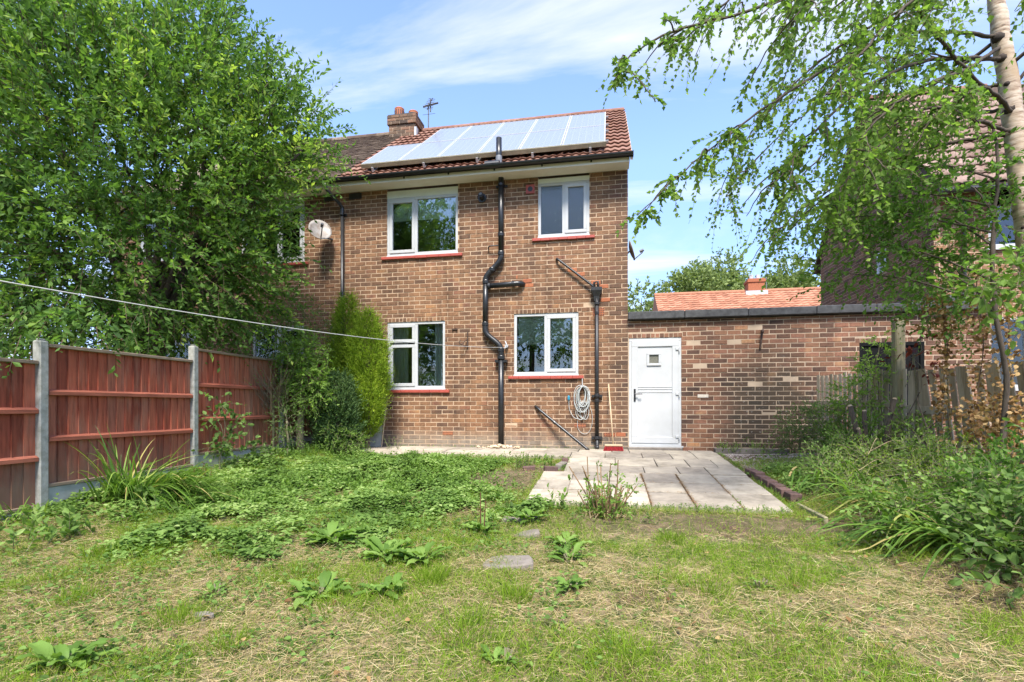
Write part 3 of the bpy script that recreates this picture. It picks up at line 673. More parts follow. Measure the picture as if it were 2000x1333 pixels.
def aerial():
    t = thing('television_aerial', 'spindly television aerial on a thin mast beside the chimney', 'aerial', (-5.31, 3.7, 8.1))
    m = MB(); m.tube([(-5.31, 3.7, 8.2), (-5.31, 3.7, 9.34)], .016, 8); m.build('mast', M['metal_dull'], t)
    a = MB(); a.tube([(-5.42, 3.9, 9.28), (-5.10, 3.3, 9.12), (-4.92, 2.95, 8.98)], .012, 6)
    a.build('boom', M['metal_dull'], t)
    e = MB()
    for k in range(7):
        f = k/6; p = np.array([-5.36, 3.8, 9.25])*(1-f)+np.array([-4.96, 3.0, 9.0])*f; h = .14-.05*f; e.tube([p+[-h*.86, -h*.4, 0], p+[h*.86, h*.4, 0]], .006, 5)
    e.tube([(-5.25, 3.7, 9.08), (-5.25, 3.7, 9.44)], .018, 6); e.tube([(-5.46, 3.7, 9.25), (-5.0, 3.62, 9.26)], .024, 6); e.tube([(-5.48, 3.7, 9.02), (-5.1, 3.66, 9.0)], .005, 5)
    e.build('elements', M['metal_dull'], t)
aerial()

# solar array: eleven panels in two rows
def solar():
    t = thing('solar_array', 'silvery solar array of two panel rows on the red tiled roof', 'solar panels', tuple(roofp(-2.9, 2, .1)))
    w = .823; g = .012; off = .15
    def quad(x0, x1, s0, s1, o0, o1): return np.array([roofp(x, s, o) for o in (o0, o1) for x, s in ((x0, s0), (x1, s0), (x1, s1), (x0, s1))])
    for row, (s0, s1, n) in enumerate(((.42, 2.07, 6), (2.09, 3.74, 5))):
        for k in range(n):
            x1 = -.42-k*w; x0 = x1-w+g
            mb = MB(); q = .022
            for (a, b, c, d) in ((x0, x1, s0, s0+q), (x0, x1, s1-q, s1), (x0, x0+q, s0+q, s1-q), (x1-q, x1, s0+q, s1-q)): mb.add(quad(a, b, c, d, off, off+.040), BOXF)
            p = mb.build('panel', M['alu'], t)
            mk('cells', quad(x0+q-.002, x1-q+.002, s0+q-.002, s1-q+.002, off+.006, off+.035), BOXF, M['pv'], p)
    for s, n in ((.69, 6), (1.7, 6), (2.4, 5), (3.4, 5)):
        mk('rail', quad(-.40-n*w, -.36, s-.02, s+.02, off-.045, off-.001), BOXF, M['alu'], t)
        if s < 1:
            for k in range(5):
                x = -.7-k*1.1
                b = MB(); b.add(quad(x-.02, x+.02, s-.36, s, .03, .05), BOXF); b.add(quad(x-.02, x+.02, s-.36, s-.33, .05, off-.03), BOXF); b.build('roof_hook', M['alu'], t)
    mk('lower_trim', quad(-.42-6*w, -.40, 0.395, .419, off-.05, off+.030), BOXF, simple('weathered trim', (.42, .38, .26), (.30, .27, .18), 8, .6), t)
solar()

# ------------------------------------------------------------------ pipes on the wall
def collar(parent, p, r, h=.06, mat='black', name='collar', axis=(0, 0, 1)):
    p = np.array(p, float); a = np.array(axis, float)*h/2
    b = MB(); b.tube([p-a, p-a*.8, p+a*.8, p+a], [r*.96, r, r, r*.96], 14); return b.build(name, M[mat], parent)
def lug(parent, x, z, r, mat='black'):
    b = MB(); b.box(x-r*2.1, x+r*2.1, -.03, .01, z-.022, z+.022); b.tube([(x, -.09, z-.02), (x, -.09, z+.02)], r*1.18, 14); b.build('pipe_bracket', M[mat], parent)
def soil_pipe():
    t = thing('soil_pipe', 'thick black soil pipe doglegging down the middle of the house wall', 'pipe', (-2.44, -.09, 0))
    Y = -.09; r = .055
    def run(P, name, rr=r): b = MB(); b.tube(P, rr, 16); return b.build(name, M['black'], t, smooth=True)
    run([(-2.44, Y, 5.34), (-2.44, Y, 3.86)], 'upper_pipe')
    run(spline([(-2.44, Y, 3.90), (-2.44, Y, 3.78), (-2.50, Y, 3.66), (-2.68, Y, 3.48), (-2.745, Y, 3.38), (-2.75, Y, 3.28)], 5), 'upper_bend', .057)
    run([(-2.75, Y, 3.34), (-2.76, Y, 2.44)], 'middle_pipe')
    run(spline([(-2.76, Y, 2.46), (-2.755, Y, 2.34), (-2.70, Y, 2.24), (-2.50, Y, 2.07), (-2.445, Y, 1.97), (-2.44, Y, 1.82)], 5), 'lower_bend', .057)
    run([(-2.44, Y, 1.9), (-2.44, Y, -.02)], 'lower_pipe', .056)
    for p, rr in (((-2.44, Y, 3.85), .066), ((-2.75, Y, 3.30), .066), ((-2.76, Y, 2.47), .066), ((-2.44, Y, 1.95), .066), ((-2.44, Y, 1.80), .075), ((-2.44, Y, 4.22), .064), ((-2.62, Y, 3.54), .066)): collar(t, p, rr, .07)
    mk('pipe_bracket', boxv((-2.56, -2.32, -.12, .01, 1.705, 1.755)), BOXF, M['black'], t)
    lug(t, -2.44, 5.2, r)
    s = MB(); s.tube([(-2.76, Y, 3.22), (-2.3, Y, 3.235), (-2.12, Y, 3.245), (-2.05, Y+.02, 3.245), (-2.02, Y+.07, 3.245), (-2.015, .02, 3.245)], .052, 14); s.build('branch_pipe', M['black'], t, smooth=True)
    collar(t, (-2.68, Y, 3.22), .062, .05, axis=(1, 0, 0)); collar(t, (-2.2, Y, 3.242), .06, .05, axis=(1, 0, 0))
    b = MB(); b.tube([(-2.47, Y, 4.01), (-2.66, Y+.0, 4.01), (-2.70, Y+.02, 4.0), (-2.71, Y+.05, 3.97), (-2.71, .03, 3.96)], .013, 8); b.build('overflow_pipe', M['black'], t)
    v = MB(); v.tube([(-2.44, -.29, 5.36), (-2.44, -.29, 6.02)], .056, 16); v.build('vent_stack', M['black'], t, smooth=True)
    collar(t, (-2.44, -.29, 5.56), .062, .22, 'lead', 'weather_collar')
soil_pipe()
def waste_pipe():
    t = thing('waste_downpipe', 'slim black iron downpipe with hopper head near the house corner', 'pipe', (-.58, -.08, 0))
    b = MB(); b.tube([(-1.36, .03, 3.71), (-1.34, -.05, 3.70), (-1.30, -.07, 3.665), (-.72, -.075, 3.19), (-.66, -.08, 3.14), (-.63, -.08, 3.08)], .022, 10); b.build('waste_pipe', M['iron'], t, smooth=True)
    h = MB(); V = []
    for z, w, d0, d1 in ((3.10, .105, -.155, .0), (3.04, .105, -.155, .0), (2.93, .055, -.115, .0), (2.84, .045, -.105, -.01)): V += [(-.585-w, d0, z), (-.585+w, d0, z), (-.585+w, d1, z), (-.585-w, d1, z)]
    F = np.array([[4*l+k, 4*l+(k+1) % 4, 4*(l+1)+(k+1) % 4, 4*(l+1)+k] for l in range(3) for k in range(4)]+[[0, 3, 2, 1]]); h.add(V, F); h.build('hopper_head', M['iron'], t)
    c = MB(); c.tube([(-.64, -.08, 3.08), (-.63, -.08, 3.2), (-.56, -.08, 3.22), (-.545, -.08, 3.08)], .022, 8); c.build('inlet_bend', M['iron'], t, smooth=True)
    p = MB(); p.tube([(-.58, -.075, 2.9), (-.575, -.075, .2)], .036, 12); p.build('downpipe', M['iron'], t, smooth=True)
    s = MB(); s.tube([(-.575, -.075, .24), (-.575, -.08, .12), (-.57, -.12, .07), (-.57, -.17, .05)], .036, 12); s.build('shoe', M['iron'], t, smooth=True)
    for z, r in ((2.80, .05), (1.05, .052), (.95, .045), (.24, .054), (2.62, .044)): collar(t, (-.578, -.075, z), r, .055, 'iron')
    for z in (1.03, .23): mk('ear_bracket', boxv((-.68, -.475, -.06, .01, z-.02, z+.03)), BOXF, M['iron'], t)
waste_pipe()
def left_down():
    t = thing('rainwater_downpipe', 'black rainwater downpipe between the two houses beside the grey dish', 'pipe', (-5.84, -.07, 0))
    b = MB(); b.tube([(-6.02, -.42, 5.40), (-6.02, -.42, 5.31), (-6.0, -.39, 5.25), (-5.87, -.12, 5.06), (-5.84, -.075, 5.0), (-5.84, -.075, 4.9)], .036, 12); b.build('swan_neck', M['black'], t, smooth=True)
    p = MB(); p.tube([(-5.84, -.075, 4.95), (-5.84, -.075, .05)], .036, 12); p.build('downpipe', M['black'], t, smooth=True)
    collar(t, (-5.84, -.075, 4.93), .046, .1); collar(t, (-5.84, -.075, 3.2), .045, .08); lug(t, -5.84, 4.86, .036); lug(t, -5.84, 3.1, .036)
left_down()
t = thing('drain_pipe', 'thin black waste pipe slanting down from the wall to the path', 'pipe', (-1.2, -.2, 0))
b = MB(); b.tube([(-1.78, .03, .84), (-1.74, -.03, .82), (-1.68, -.06, .77), (-.76, -.33, .05), (-.72, -.34, .02)], .028, 10); b.build('pipe', M['black'], t, smooth=True); collar(t, (-1.38, -.147, .53), .034, .05, axis=(.73, -.22, -.6))
t = thing('boiler_flue', 'small round black flue terminal high on the wall by the soil pipe', 'flue', (-2.84, 0, 5.0))
b = MB(); b.tube([(-2.84, .01, 5.0), (-2.84, -.03, 5.0)], .085, 20); b.build('wall_plate', M['black'], t); b = MB(); b.tube([(-2.84, -.02, 5.0), (-2.85, -.12, 5.03)], .055, 16); b.build('cowl', M['iron'], t); b = MB(); b.tube([(-2.85, -.10, 5.035), (-2.852, -.13, 5.045)], .03, 12); b.build('flue_tip', M['lead'], t)
t = thing('wall_hook', 'rusty scrolled iron basket hook on the wall between the lower windows', 'hook', (-3.16, 0, 2.1))
b = MB(); b.tube([(-3.14, -.01, 2.35), (-3.14, -.02, 2.02)], .011, 6); b.tube(spline([(-3.14, -.02, 2.06), (-3.2, -.12, 2.05), (-3.27, -.16, 2.1), (-3.25, -.14, 2.16)], 4), .009, 6); b.tube([(-3.14, -.02, 2.2), (-3.24, -.13, 2.06)], .008, 6); b.build('hook', M['rust'], t)
b = MB(); b.box(-3.47, -3.36, -.02, .01, 2.385, 2.405); b.box(-3.46, -3.44, -.035, .01, 2.38, 2.41); b.box(-3.385, -3.365, -.035, .01, 2.38, 2.415)
tag(b.build('pipe_clip', M['rust']), 'small rusty metal clip on bricks beside the lower left window', 'clip')

# satellite dishes
def dish(label, c, aim, r, arm):
    aim = unit(np.array(aim, float)); c = np.array(c, float)
    t = thing('satellite_dish', label, 'satellite dish', tuple(c))
    a = unit(np.cross(aim, [0, 0, 1])); u = np.cross(a, aim); V = []; nr, nt = 5, 24
    for side in (0, .008):
        for i in range(nr+1):
            for k in range(nt):
                q = i/nr*r; th = k/nt*2*math.pi; V.append(c+a*q*math.cos(th)+u*q*1.12*math.sin(th)+aim*(q*q/r*.28-side))
    V = np.array(V); F = []
    for s in (0, 1):
        o = s*(nr+1)*nt
        for i in range(nr):
            for k in range(nt):
                f = [o+i*nt+k, o+i*nt+(k+1) % nt, o+(i+1)*nt+(k+1) % nt, o+(i+1)*nt+k]; F.append(f if s == 0 else f[::-1])
    for k in range(nt): F.append([nr*nt+k, nr*nt+(k+1) % nt, (2*nr+1)*nt+(k+1) % nt, (2*nr+1)*nt+k])
    mk('reflector', V, np.array(F), M['dish'], t, smooth=True)
    tip = c-u*r*.55+aim*r*1.25
    b = MB(); b.tube([c-u*r*1.05+aim*.02, tip], .011, 8); b.build('arm', M['metal_dull'], t); b = MB(); b.tube([tip+u*.03-aim*.05, tip+u*.04+aim*.03], .028, 10); b.build('receiver', M['metal_dull'], t)
    b = MB(); b.tube([c-aim*.01, c-aim*.1-u*.05, np.array(arm)], .018, 8); b.build('wall_bracket', M['metal_dull'], t)
dish('grey rust-streaked satellite dish on the left house by the downpipe', (-6.22, -.30, 4.45), (.55, -.65, .42), .23, (-6.1, .02, 4.38))
dish('satellite dish edge peeping past the right corner of the house', (.075, .9, 4.05), (1, -.02, .28), .19, (-.01, .95, 4.0))

# ------------------------------------------------------------------ flat-roofed outhouse between the houses
out = thing('outhouse', 'low flat-roofed brick outhouse with white door joining the two houses', 'outhouse', (3, 0, 0))
OX1 = 5.98; DT = 2.13
dh = [(.02, .975, 0, DT), (3.97, 4.98, 0, 1.955)]
ow = plates('wall', .003, OX1, 0, 2.455, dh, O0, UX, NY, M['mortar_g'], out)
hl = [(-.01, 1.0, 2.13, 2.216), (3.9, 5.05, 1.955, 2.041)]
Bg = brick_rows(.003, OX1, .004, 2.45, dh+hl); brickwork(ow, Bg, O0, UX, NY, M['brick_g'])
soldiers(ow, .005, .995, 2.13, M['brick_g']); soldiers(ow, 3.9, 5.05, 1.955, M['brick_g'])
V, F = brick_np(np.array([[1.26, 1.45, 1.0, 1.06]]), (0, -.006, 0), UX, NY); mk('spalled_brick', V, F, simple('pale spalled face', (.62, .55, .46), (.5, .43, .35), 20, .9, .4), ow)
roofo = mk('roof', boxv((.004, OX1, -.03, 3.4, 2.50, 2.56)), BOXF, M['coping'], out)
xs = [.0, 1.02, 2.12, 3.25, 4.2, 5.1, OX1]
for a, b_ in zip(xs[:-1], xs[1:]):
    m_ = MB(); m_.bbox(a+.004, b_-.004, -.10+random.uniform(-.006, .006), .14, 2.47, 2.615+random.uniform(-.004, .004), .012); m_.build('coping_stone', M['coping'], out)
for a, b_ in ((.004, 3.0), (3.0, OX1)): mk('inner_wall', boxv((a, b_, .9, 1.0, 0, 2.45)), BOXF, M['room'], out)
def upvc_door():
    x0, x1, z0, z1 = .02, .975, .10, 2.13; Y = .012
    mb = MB(); frame_ring(mb, x0, x1, z0, z1, .06, Y, Y+.065); d = mb.build('door', M['white'], out)
    # leaf: a ring of stiles, recessed panel, mid rail lines
    lf = MB(); a, b, c, e = x0+.05, x1-.05, z0+.045, z1-.05
    frame_ring(lf, a, b, c, e, .115, Y-.014, Y+.05); lf.build('leaf_frame', M['white'], d)
    pn = MB(); hx0, hx1, hz0, hz1 = .385, .575, 1.64, 1.82
    ia, ib, ic, ie = a+.11, b-.11, c+.11, e-.11
    for q in ((ia, hx0, ic, ie), (hx1, ib, ic, ie), (hx0, hx1, ic, hz0), (hx0, hx1, hz1, ie)): pn.box(q[0], q[1], Y+.006, Y+.04, q[2], q[3])
    pn.build('panel', M['white'], d)
    ml = MB()
    for z in (1.10, 1.16, 1.20): ml.bbox(ia+.004, ib-.004, Y-.002, Y+.02, z, z+.012, .003)
    ml.build('moulding', M['white'], d)
    vf = MB(); frame_ring(vf, hx0-.035, hx1+.035, hz0-.035, hz1+.035, .045, Y-.016, Y+.03); vf.build('vision_frame', M['white'], d)
    mk('pane', boxv((hx0+.005, hx1-.005, Y+.01, Y+.016, hz0+.005, hz1-.005)), BOXF, simple('obscure glass', (.20, .19, .15), (.11, .11, .09), 60, .15, .3), d)
    h = MB(); h.bbox(x0+.09, x0+.125, Y-.026, Y-.010, .93, 1.17, .004); h.tube([(x0+.108, Y-.02, 1.075), (x0+.108, Y-.07, 1.075), (x0+.24, Y-.072, 1.075)], .011, 8); h.build('handle', M['handle'], d)
    for z in (.28, 1.08, 1.92):
        k = MB(); k.bbox(x1-.105, x1-.03, Y-.032, Y-.010, z-.03, z+.02, .005); k.tube([(x1-.04, Y-.03, z-.06), (x1-.04, Y-.03, z+.02)], .013, 8); k.build('hinge', M['white'], d)
    mk('threshold', boxv((x0, x1+.03, -.045, .05, .075, .10)), BOXF, M['white'], d)
    st = MB(); st.bbox(x0-.02, x1+.01, -.10, .08, -.04, .074, .012); st.build('doorstep', M['flag'], d)
upvc_door()
def black_door():
    x0, x1, z1 = 3.97, 4.98, 1.955
    mb = MB(); mb.box(x0, x1, .0, .06, z1-.06, z1); mb.box(x0, x0+.06, .001, .06, 0, z1-.06); mb.box(x1-.06, x1, .001, .06, 0, z1-.06); d = mb.build('door', M['darkwood'], out)
    n = 7; p = (x1-x0-.12)/n
    for k in range(n): m_ = MB(); m_.bbox(x0+.06+k*p+.003, x0+.06+(k+1)*p-.003, .025, .05, .02, z1-.062, .004); m_.build('plank', M['darkwood'], d)
    tag(d, 'black boarded door behind the picket fence')
black_door()
t = thing('overflow_pipe', 'rusty overflow pipe stub sticking out of the outhouse wall', 'pipe', (2.37, 0, 2.0))
b = MB(); b.tube([(2.37, .02, 2.21), (2.37, -.08, 2.21), (2.36, -.11, 2.17)], .02, 8); b.build('spout', M['rust'], t); b = MB(); b.tube([(2.375, -.03, 2.22), (2.35, -.03, 2.0), (2.34, -.012, 1.88)], .017, 8); b.build('bracket', M['rust'], t)
t = mk('concrete_kerb', boxv((1.52, 2.75, -.30, -.12, -.05, .085)), BOXF, M['flag']); tag(t, 'low concrete kerb along the foot of the outhouse wall', 'kerb')

# ------------------------------------------------------------------ house on the right, partly hidden by leaves
nb = thing('brick_house', 'tall brick gable house on the right behind the birch leaves', 'house', (9, 2, 0))
GX, FY, BY, RY = 6.0, 1.6, 7.1, 4.35; RZ = 8.45; EZ = 5.35
def gkeep(u, z): return z < EZ or z < EZ+(RZ-EZ)*(1-abs(u+FY-RY)/(RY-FY))-.06
gh = [(3.35-FY, 3.75-FY, 4.0, 4.5)]
gp = [(0, 0), (BY-FY, 0), (BY-FY, EZ), (RY-FY, RZ), (0, EZ)]
gw = mk('gable_wall', [(GX+d, FY+u, z) for d in (.007, .11) for u, z in gp], [np.arange(5)[::-1].copy(), np.arange(5)+5]+[np.array([[k, (k+1) % 5, (k+1) % 5+5, k+5]]) for k in range(5)], M['mortar'], nb)
BN = brick_rows(0, BY-FY, .004, RZ, gh, gkeep); V, F = brick_np(BN, (GX, FY, 0), (0, 1, 0), (-1, 0, 0)); tag(mk('brickwork', V, F, M['brick_n'], gw), kind='stuff')
fh = [(6.86, 8.4, 1.2, 2.58), (6.95, 8.4, 3.95, 5.2)]
fw = plates('front_wall', GX+.003, 14, 0, EZ, fh, (0, FY, 0), UX, NY, M['mortar'], nb)
BF = brick_rows(GX+.003, 9.6, .004, EZ, fh); V, F = brick_np(BF, (0, FY, 0), UX, NY); tag(mk('brickwork', V, F, M['brick_n'], fw), kind='stuff')
def nwin(x0, x1, z0, z1, mx):
    mb = MB(); w = .06; frame_ring(mb, x0, x1, z0, z1, w, FY+.02, FY+.08); mb.bbox(mx-.035, mx+.035, FY+.021, FY+.079, z0+w, z1-w, .005); o = mb.build('window', M['white'], nb)
    for a, b in ((x0+.05, mx-.03), (mx+.03, x1-.05)): mk('pane', boxv((a, b, FY+.045, FY+.052, z0+.05, z1-.05)), BOXF, M['glass'], o)
    mk('sill', boxv((x0-.08, x1+.08, FY-.05, FY+.03, z0-.06, z0-.002)), BOXF, M['white'], o)
nwin(6.86, 8.4, 1.2, 2.58, 7.6); nwin(6.95, 8.4, 3.95, 5.2, 7.7)
mk('room_interior', boxv((6.3, 13, FY+.15, 5, .1, 5.2)), BOXF[[0, 1, 3, 4, 5]][:, ::-1].copy(), M['room'], nb)
g = MB(); g.box(GX-.02, GX+.05, 3.35, 3.75, 4.0, 4.5); gwn = g.build('window', M['white'], nb)
mk('pane', boxv((GX-.026, GX-.015, 3.41, 3.69, 4.06, 4.44)), BOXF, M['glass'], gwn)
rs = (RZ-EZ)/(RY-FY)
rv = [(GX-.09, FY-.35, EZ-.35*rs+.12), (14.2, FY-.35, EZ-.35*rs+.12), (14.2, RY, RZ+.12), (GX-.09, RY, RZ+.12), (14.2, BY+.35, EZ-.35*rs+.12), (GX-.09, BY+.35, EZ-.35*rs+.12)]
rv2 = [(x, y, z-.12) for x, y, z in rv]
nr_ = mk('roof', rv+rv2, [np.array([[0, 1, 2, 3], [3, 2, 4, 5], [9, 8, 7, 6], [11, 10, 8, 9], [0, 3, 9, 6], [3, 5, 11, 9], [0, 6, 7, 1]])], M['tile_old'], nb)
NT = TILE.copy(); NT.materials[0] = pieces('weathered pink tile', [(0, (.17, .105, .08)), (.5, (.24, .16, .125)), (1, (.30, .21, .17))], .4, 14)
def ntiles():
    # individual interlocking tiles on the slope that faces the garden
    ang = math.atan(rs); Lr = math.hypot(RY-FY+.35, rs*(RY-FY+.35)); n = 0
    for r in range(int(Lr/GA)+1):
        for c in range(12):
            if n >= 150: return
            s = r*GA; inst('roof_tile', NT, (GX-.09+c*.30, FY-.35+s*math.cos(ang), EZ-.35*rs+.12+s*math.sin(ang)+.01), nr_, (ang-.02, 0, random.uniform(-.005, .005))); n += 1
ntiles()
g = MB(); g.tube([(GX-.1, FY-.40, 4.97), (14.2, FY-.40, 4.97)], .06, 10); g.build('gutter', M['black'], nb)
b = MB(); b.tube([(6.5, FY-.07, 4.9), (6.5, FY-.07, .1)], .036, 10); b.build('downpipe', M['black'], nb)
for k in range(6): inst('ridge_tile', RT, (GX-.09+k*.45, RY, RZ+.10), nr_)
lt = mk('flashing_slope', [(5.2, .3, 2.56), (5.99, .3, 2.62), (5.99, 3.2, 2.95), (5.2, 3.2, 2.90), (5.2, .3, 2.62), (5.99, .3, 2.86), (5.99, 3.2, 3.2), (5.2, 3.2, 2.96)], BOXF, M['coping'], out)

# far bungalow with a red roof and its chimney
fhs = thing('far_house', 'far house with a pale red tiled roof above the outhouse parapet', 'house', (8, 21, 0))
fy0, fyr, fz0, fzr = 17.2, 21.0, 5.0, 7.35; fs = (fzr-fz0)/(fyr-fy0); fa = math.atan(fs)
mk('wall', boxv((2.5, 17, 17.6, 24.6, 0, 5.05)), BOXF, M['brick_red'], fhs)
fr = mk('roof', [(2.3, fy0, fz0), (17.2, fy0, fz0), (17.2, fyr, fzr), (2.3, fyr, fzr), (17.2, 24.8, fz0), (2.3, 24.8, fz0)], [np.array([[0, 1, 2, 3], [3, 2, 4, 5]]), np.array([0, 3, 5]), np.array([1, 4, 2])], M['tile_far'], fhs)
def fartiles():
    n = 9; u = np.linspace(0, 1, n); w = .33; V = []; F = []; k = 0
    prof = .03*(.5+.5*np.cos(u*2*math.pi)); c, s = math.cos(fa), math.sin(fa); ln = math.hypot(fyr-fy0, fzr-fz0)
    for r in range(int(ln/.33)+1):
        for q in range(44):
            X = 2.3+(q+u)*w; a = r*.33; e = min(a+.35, ln)
            lo = np.stack([X, fy0+a*c-s*(prof+.045), fz0+a*s+c*(prof+.045)], 1); hi = np.stack([X, fy0+e*c-s*(prof+.01), fz0+e*s+c*(prof+.01)], 1); un = lo-np.array([0, -s*.04, c*.04])
            V += [lo, hi, un]; i = np.arange(n-1)+k; F += [np.stack([i, i+1, i+n+1, i+n], 1), np.stack([i+2*n, i+2*n+1, i+1, i], 1)]; k += 3*n
    tag(mk('roof_tiles', np.concatenate(V), np.concatenate(F), M['tile_far'], fr), kind='stuff')
fartiles()
m_ = MB(); m_.tube([(2.3, fyr, fzr), (17.2, fyr, fzr)], .12, 10); m_.build('ridge', M['tile_far'], fr)
m_ = MB(); m_.box(7.35, 8.2, 20.6, 21.4, 6.9, 8.0); m_.box(7.30, 8.25, 20.55, 21.45, 7.8, 7.95); fc = m_.build('chimney', M['brick_red'], fr)
m_ = MB(); m_.box(7.2, 8.35, 20.5, 20.6, 7.05, 7.3); m_.build('flashing', M['lead_sheet'], fc)
for x in (7.6, 7.95): m_ = MB(); m_.tube([(x, 21, 8.0), (x, 21, 8.28)], .11, 10); m_.build('pot', M['lead_sheet'], fc)
m_ = MB(); m_.tube([(8.4, 21, 7.2), (8.4, 21, 8.75)], .025, 6); m_.tube([(8.1, 21, 8.7), (8.7, 20.8, 8.7)], .02, 5); m_.build('aerial', M['lead'], fc)

# ------------------------------------------------------------------ red fence with concrete posts (left)
FX = -6.1; PY = [-7.64, -5.68, -3.71, -1.76]
PTOP = [1.40, 1.53, 1.70, 1.79]
rf = thing('boarded_fence', 'red stained board fence with pale concrete posts along the left side', 'fence', (FX, -3.8, 0))
for k, y in enumerate(PY):
    if k == 0: continue
    b = MB(); zb = float(gz(FX, y))-.25
    b.bbox(FX-.05, FX+.05, y-.046, y+.046, zb, PTOP[k]-.02, .012); b.bbox(FX-.035, FX+.035, y-.033, y+.033, PTOP[k]-.021, PTOP[k], .012)
    b.build('post', M['conc'], rf)
PZ = [(-.20, 1.30), (0.0, 1.485), (.15, 1.655), (.26, 1.76)]
for k in range(4):
    y0 = PY[k]+.049; y1 = (PY[k+1] if k < 3 else -.02)-.049; z0, z1 = PZ[k]
    b = MB(); b.bbox(FX-.02, FX+.045, y0, y1, z1-.036, z1, .005)
    t = b.build('panel', M['fence_cap'], rf)
    b = MB(); b.bbox(FX-.02, FX+.040, y0, y1, z0-.002, z0+.032, .004); b.build('bottom_rail', M['fence_cap'], t)
    n = 17; p = (y1-y0)/n
    for i in range(n):
        ya = y0+i*p+.001; yb = ya+p+.004; x = FX-.012; q = random.uniform(-.003, .003); zz = z0+.03+random.uniform(-.004, .004)
        V = [(x, ya, zz), (x+.020+q, ya, zz), (x+.004, yb, zz), (x, yb, zz)]; V += [(a, b_, z1-.035) for a, b_, c in V]
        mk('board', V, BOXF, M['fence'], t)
    h = z1-z0
    for f in (.66, .335):
        b = MB(); zc = z0+h*f; V = [(FX+.001, y0, zc-.032), (FX+.042, y0, zc-.026), (FX+.042, y0, zc+.012), (FX+.001, y0, zc+.034)]; V += [(a, y1, c) for a, _, c in V]
        b.add(V, np.array([[0, 1, 2, 3], [7, 6, 5, 4], [0, 4, 5, 1], [1, 5, 6, 2], [2, 6, 7, 3], [3, 7, 4, 0]])); b.build('rail', M['fence_rail'], t)
    b = MB(); b.bbox(FX-.025, FX+.025, y0-.01, y1+.01, z0-.34, z0-.004, .006); b.build('gravel_board', M['gravelboard'], rf)

# ------------------------------------------------------------------ leaning picket fence and post (right)
pk = [(3.22, -.12), (3.98, -2.35), (4.42, -4.4)]
def pline(d):
    for a, b in zip(pk[:-1], pk[1:]):
        l = math.hypot(b[0]-a[0], b[1]-a[1])
        if d <= l: return np.array([a[0]+(b[0]-a[0])*d/l, a[1]+(b[1]-a[1])*d/l]), unit(np.array([b[0]-a[0], b[1]-a[1]], float))
        d -= l
    return np.array(b, float), unit(np.array([b[0]-a[0], b[1]-a[1]], float))
pf1 = thing('picket_fence', 'grey wooden picket fence between the outhouse wall and the tall post', 'fence', (3.4, -.8, 0)); pf2 = thing('picket_fence', 'leaning grey picket fence section under the dried brown vine', 'fence', (4.1, -3, 0))
d = .03
while d < 4.3:
    p, tg = pline(d); t = pf1 if d < 1.75 else pf2; lean = 0 if d < 1.75 else .16*sstep(1.75, 2.3, d)+random.uniform(-.03, .05); nn = np.array([tg[1], -tg[0]]); w = .062 if d < 1.75 else .085
    zb = float(gz(*p))+.02; zt = (1.38 if d < 1.75 else 1.34)+random.uniform(-.02, .02); V = []
    for z, sh in ((zb, 0), (zt, lean*(zt-zb))):
        for a, b_ in ((0, 0), (w, 0), (w, .016), (0, .016)): q = p+tg*(a-sh)-nn*b_; V.append((q[0], q[1], z))
    mk('picket', V, BOXF, M['picket'], t); d += .098 if d < 1.75 else .125
for t, d0, d1, zz in ((pf1, .0, 1.72, .88), (pf1, .0, 1.72, .25), (pf2, 1.78, 4.25, .80), (pf2, 1.78, 4.25, .2)):
    a, _ = pline(d0); b_, _ = pline((d0+d1)/2); c, _ = pline(d1); tilt = -.12 if t is pf2 else 0
    for p, q, za, zb in ((a, b_, zz, zz+tilt/2), (b_, c, zz+tilt/2, zz+tilt)):
        u = unit(np.array(q)-np.array(p)); nn = np.array([u[1], -u[0]]); V = []
        for z0_, pp in ((za, p), (zb, q)):
            for e, f in ((.004, -.05), (.04, -.05), (.04, .05), (.004, .05)): V.append((pp[0]+nn[0]*e, pp[1]+nn[1]*e, z0_+f))
        mk('rail', V, np.array([[0, 1, 2, 3], [7, 6, 5, 4], [0, 4, 5, 1], [1, 5, 6, 2], [2, 6, 7, 3], [3, 7, 4, 0]]), M['picket'], t)
b = MB(); b.bbox(3.68, 3.81, -1.74, -1.61, -.2, 2.10, .014); tag(b.build('wooden_post', M['post_wood']), 'tall mossy square timber post standing in the weeds', 'post')

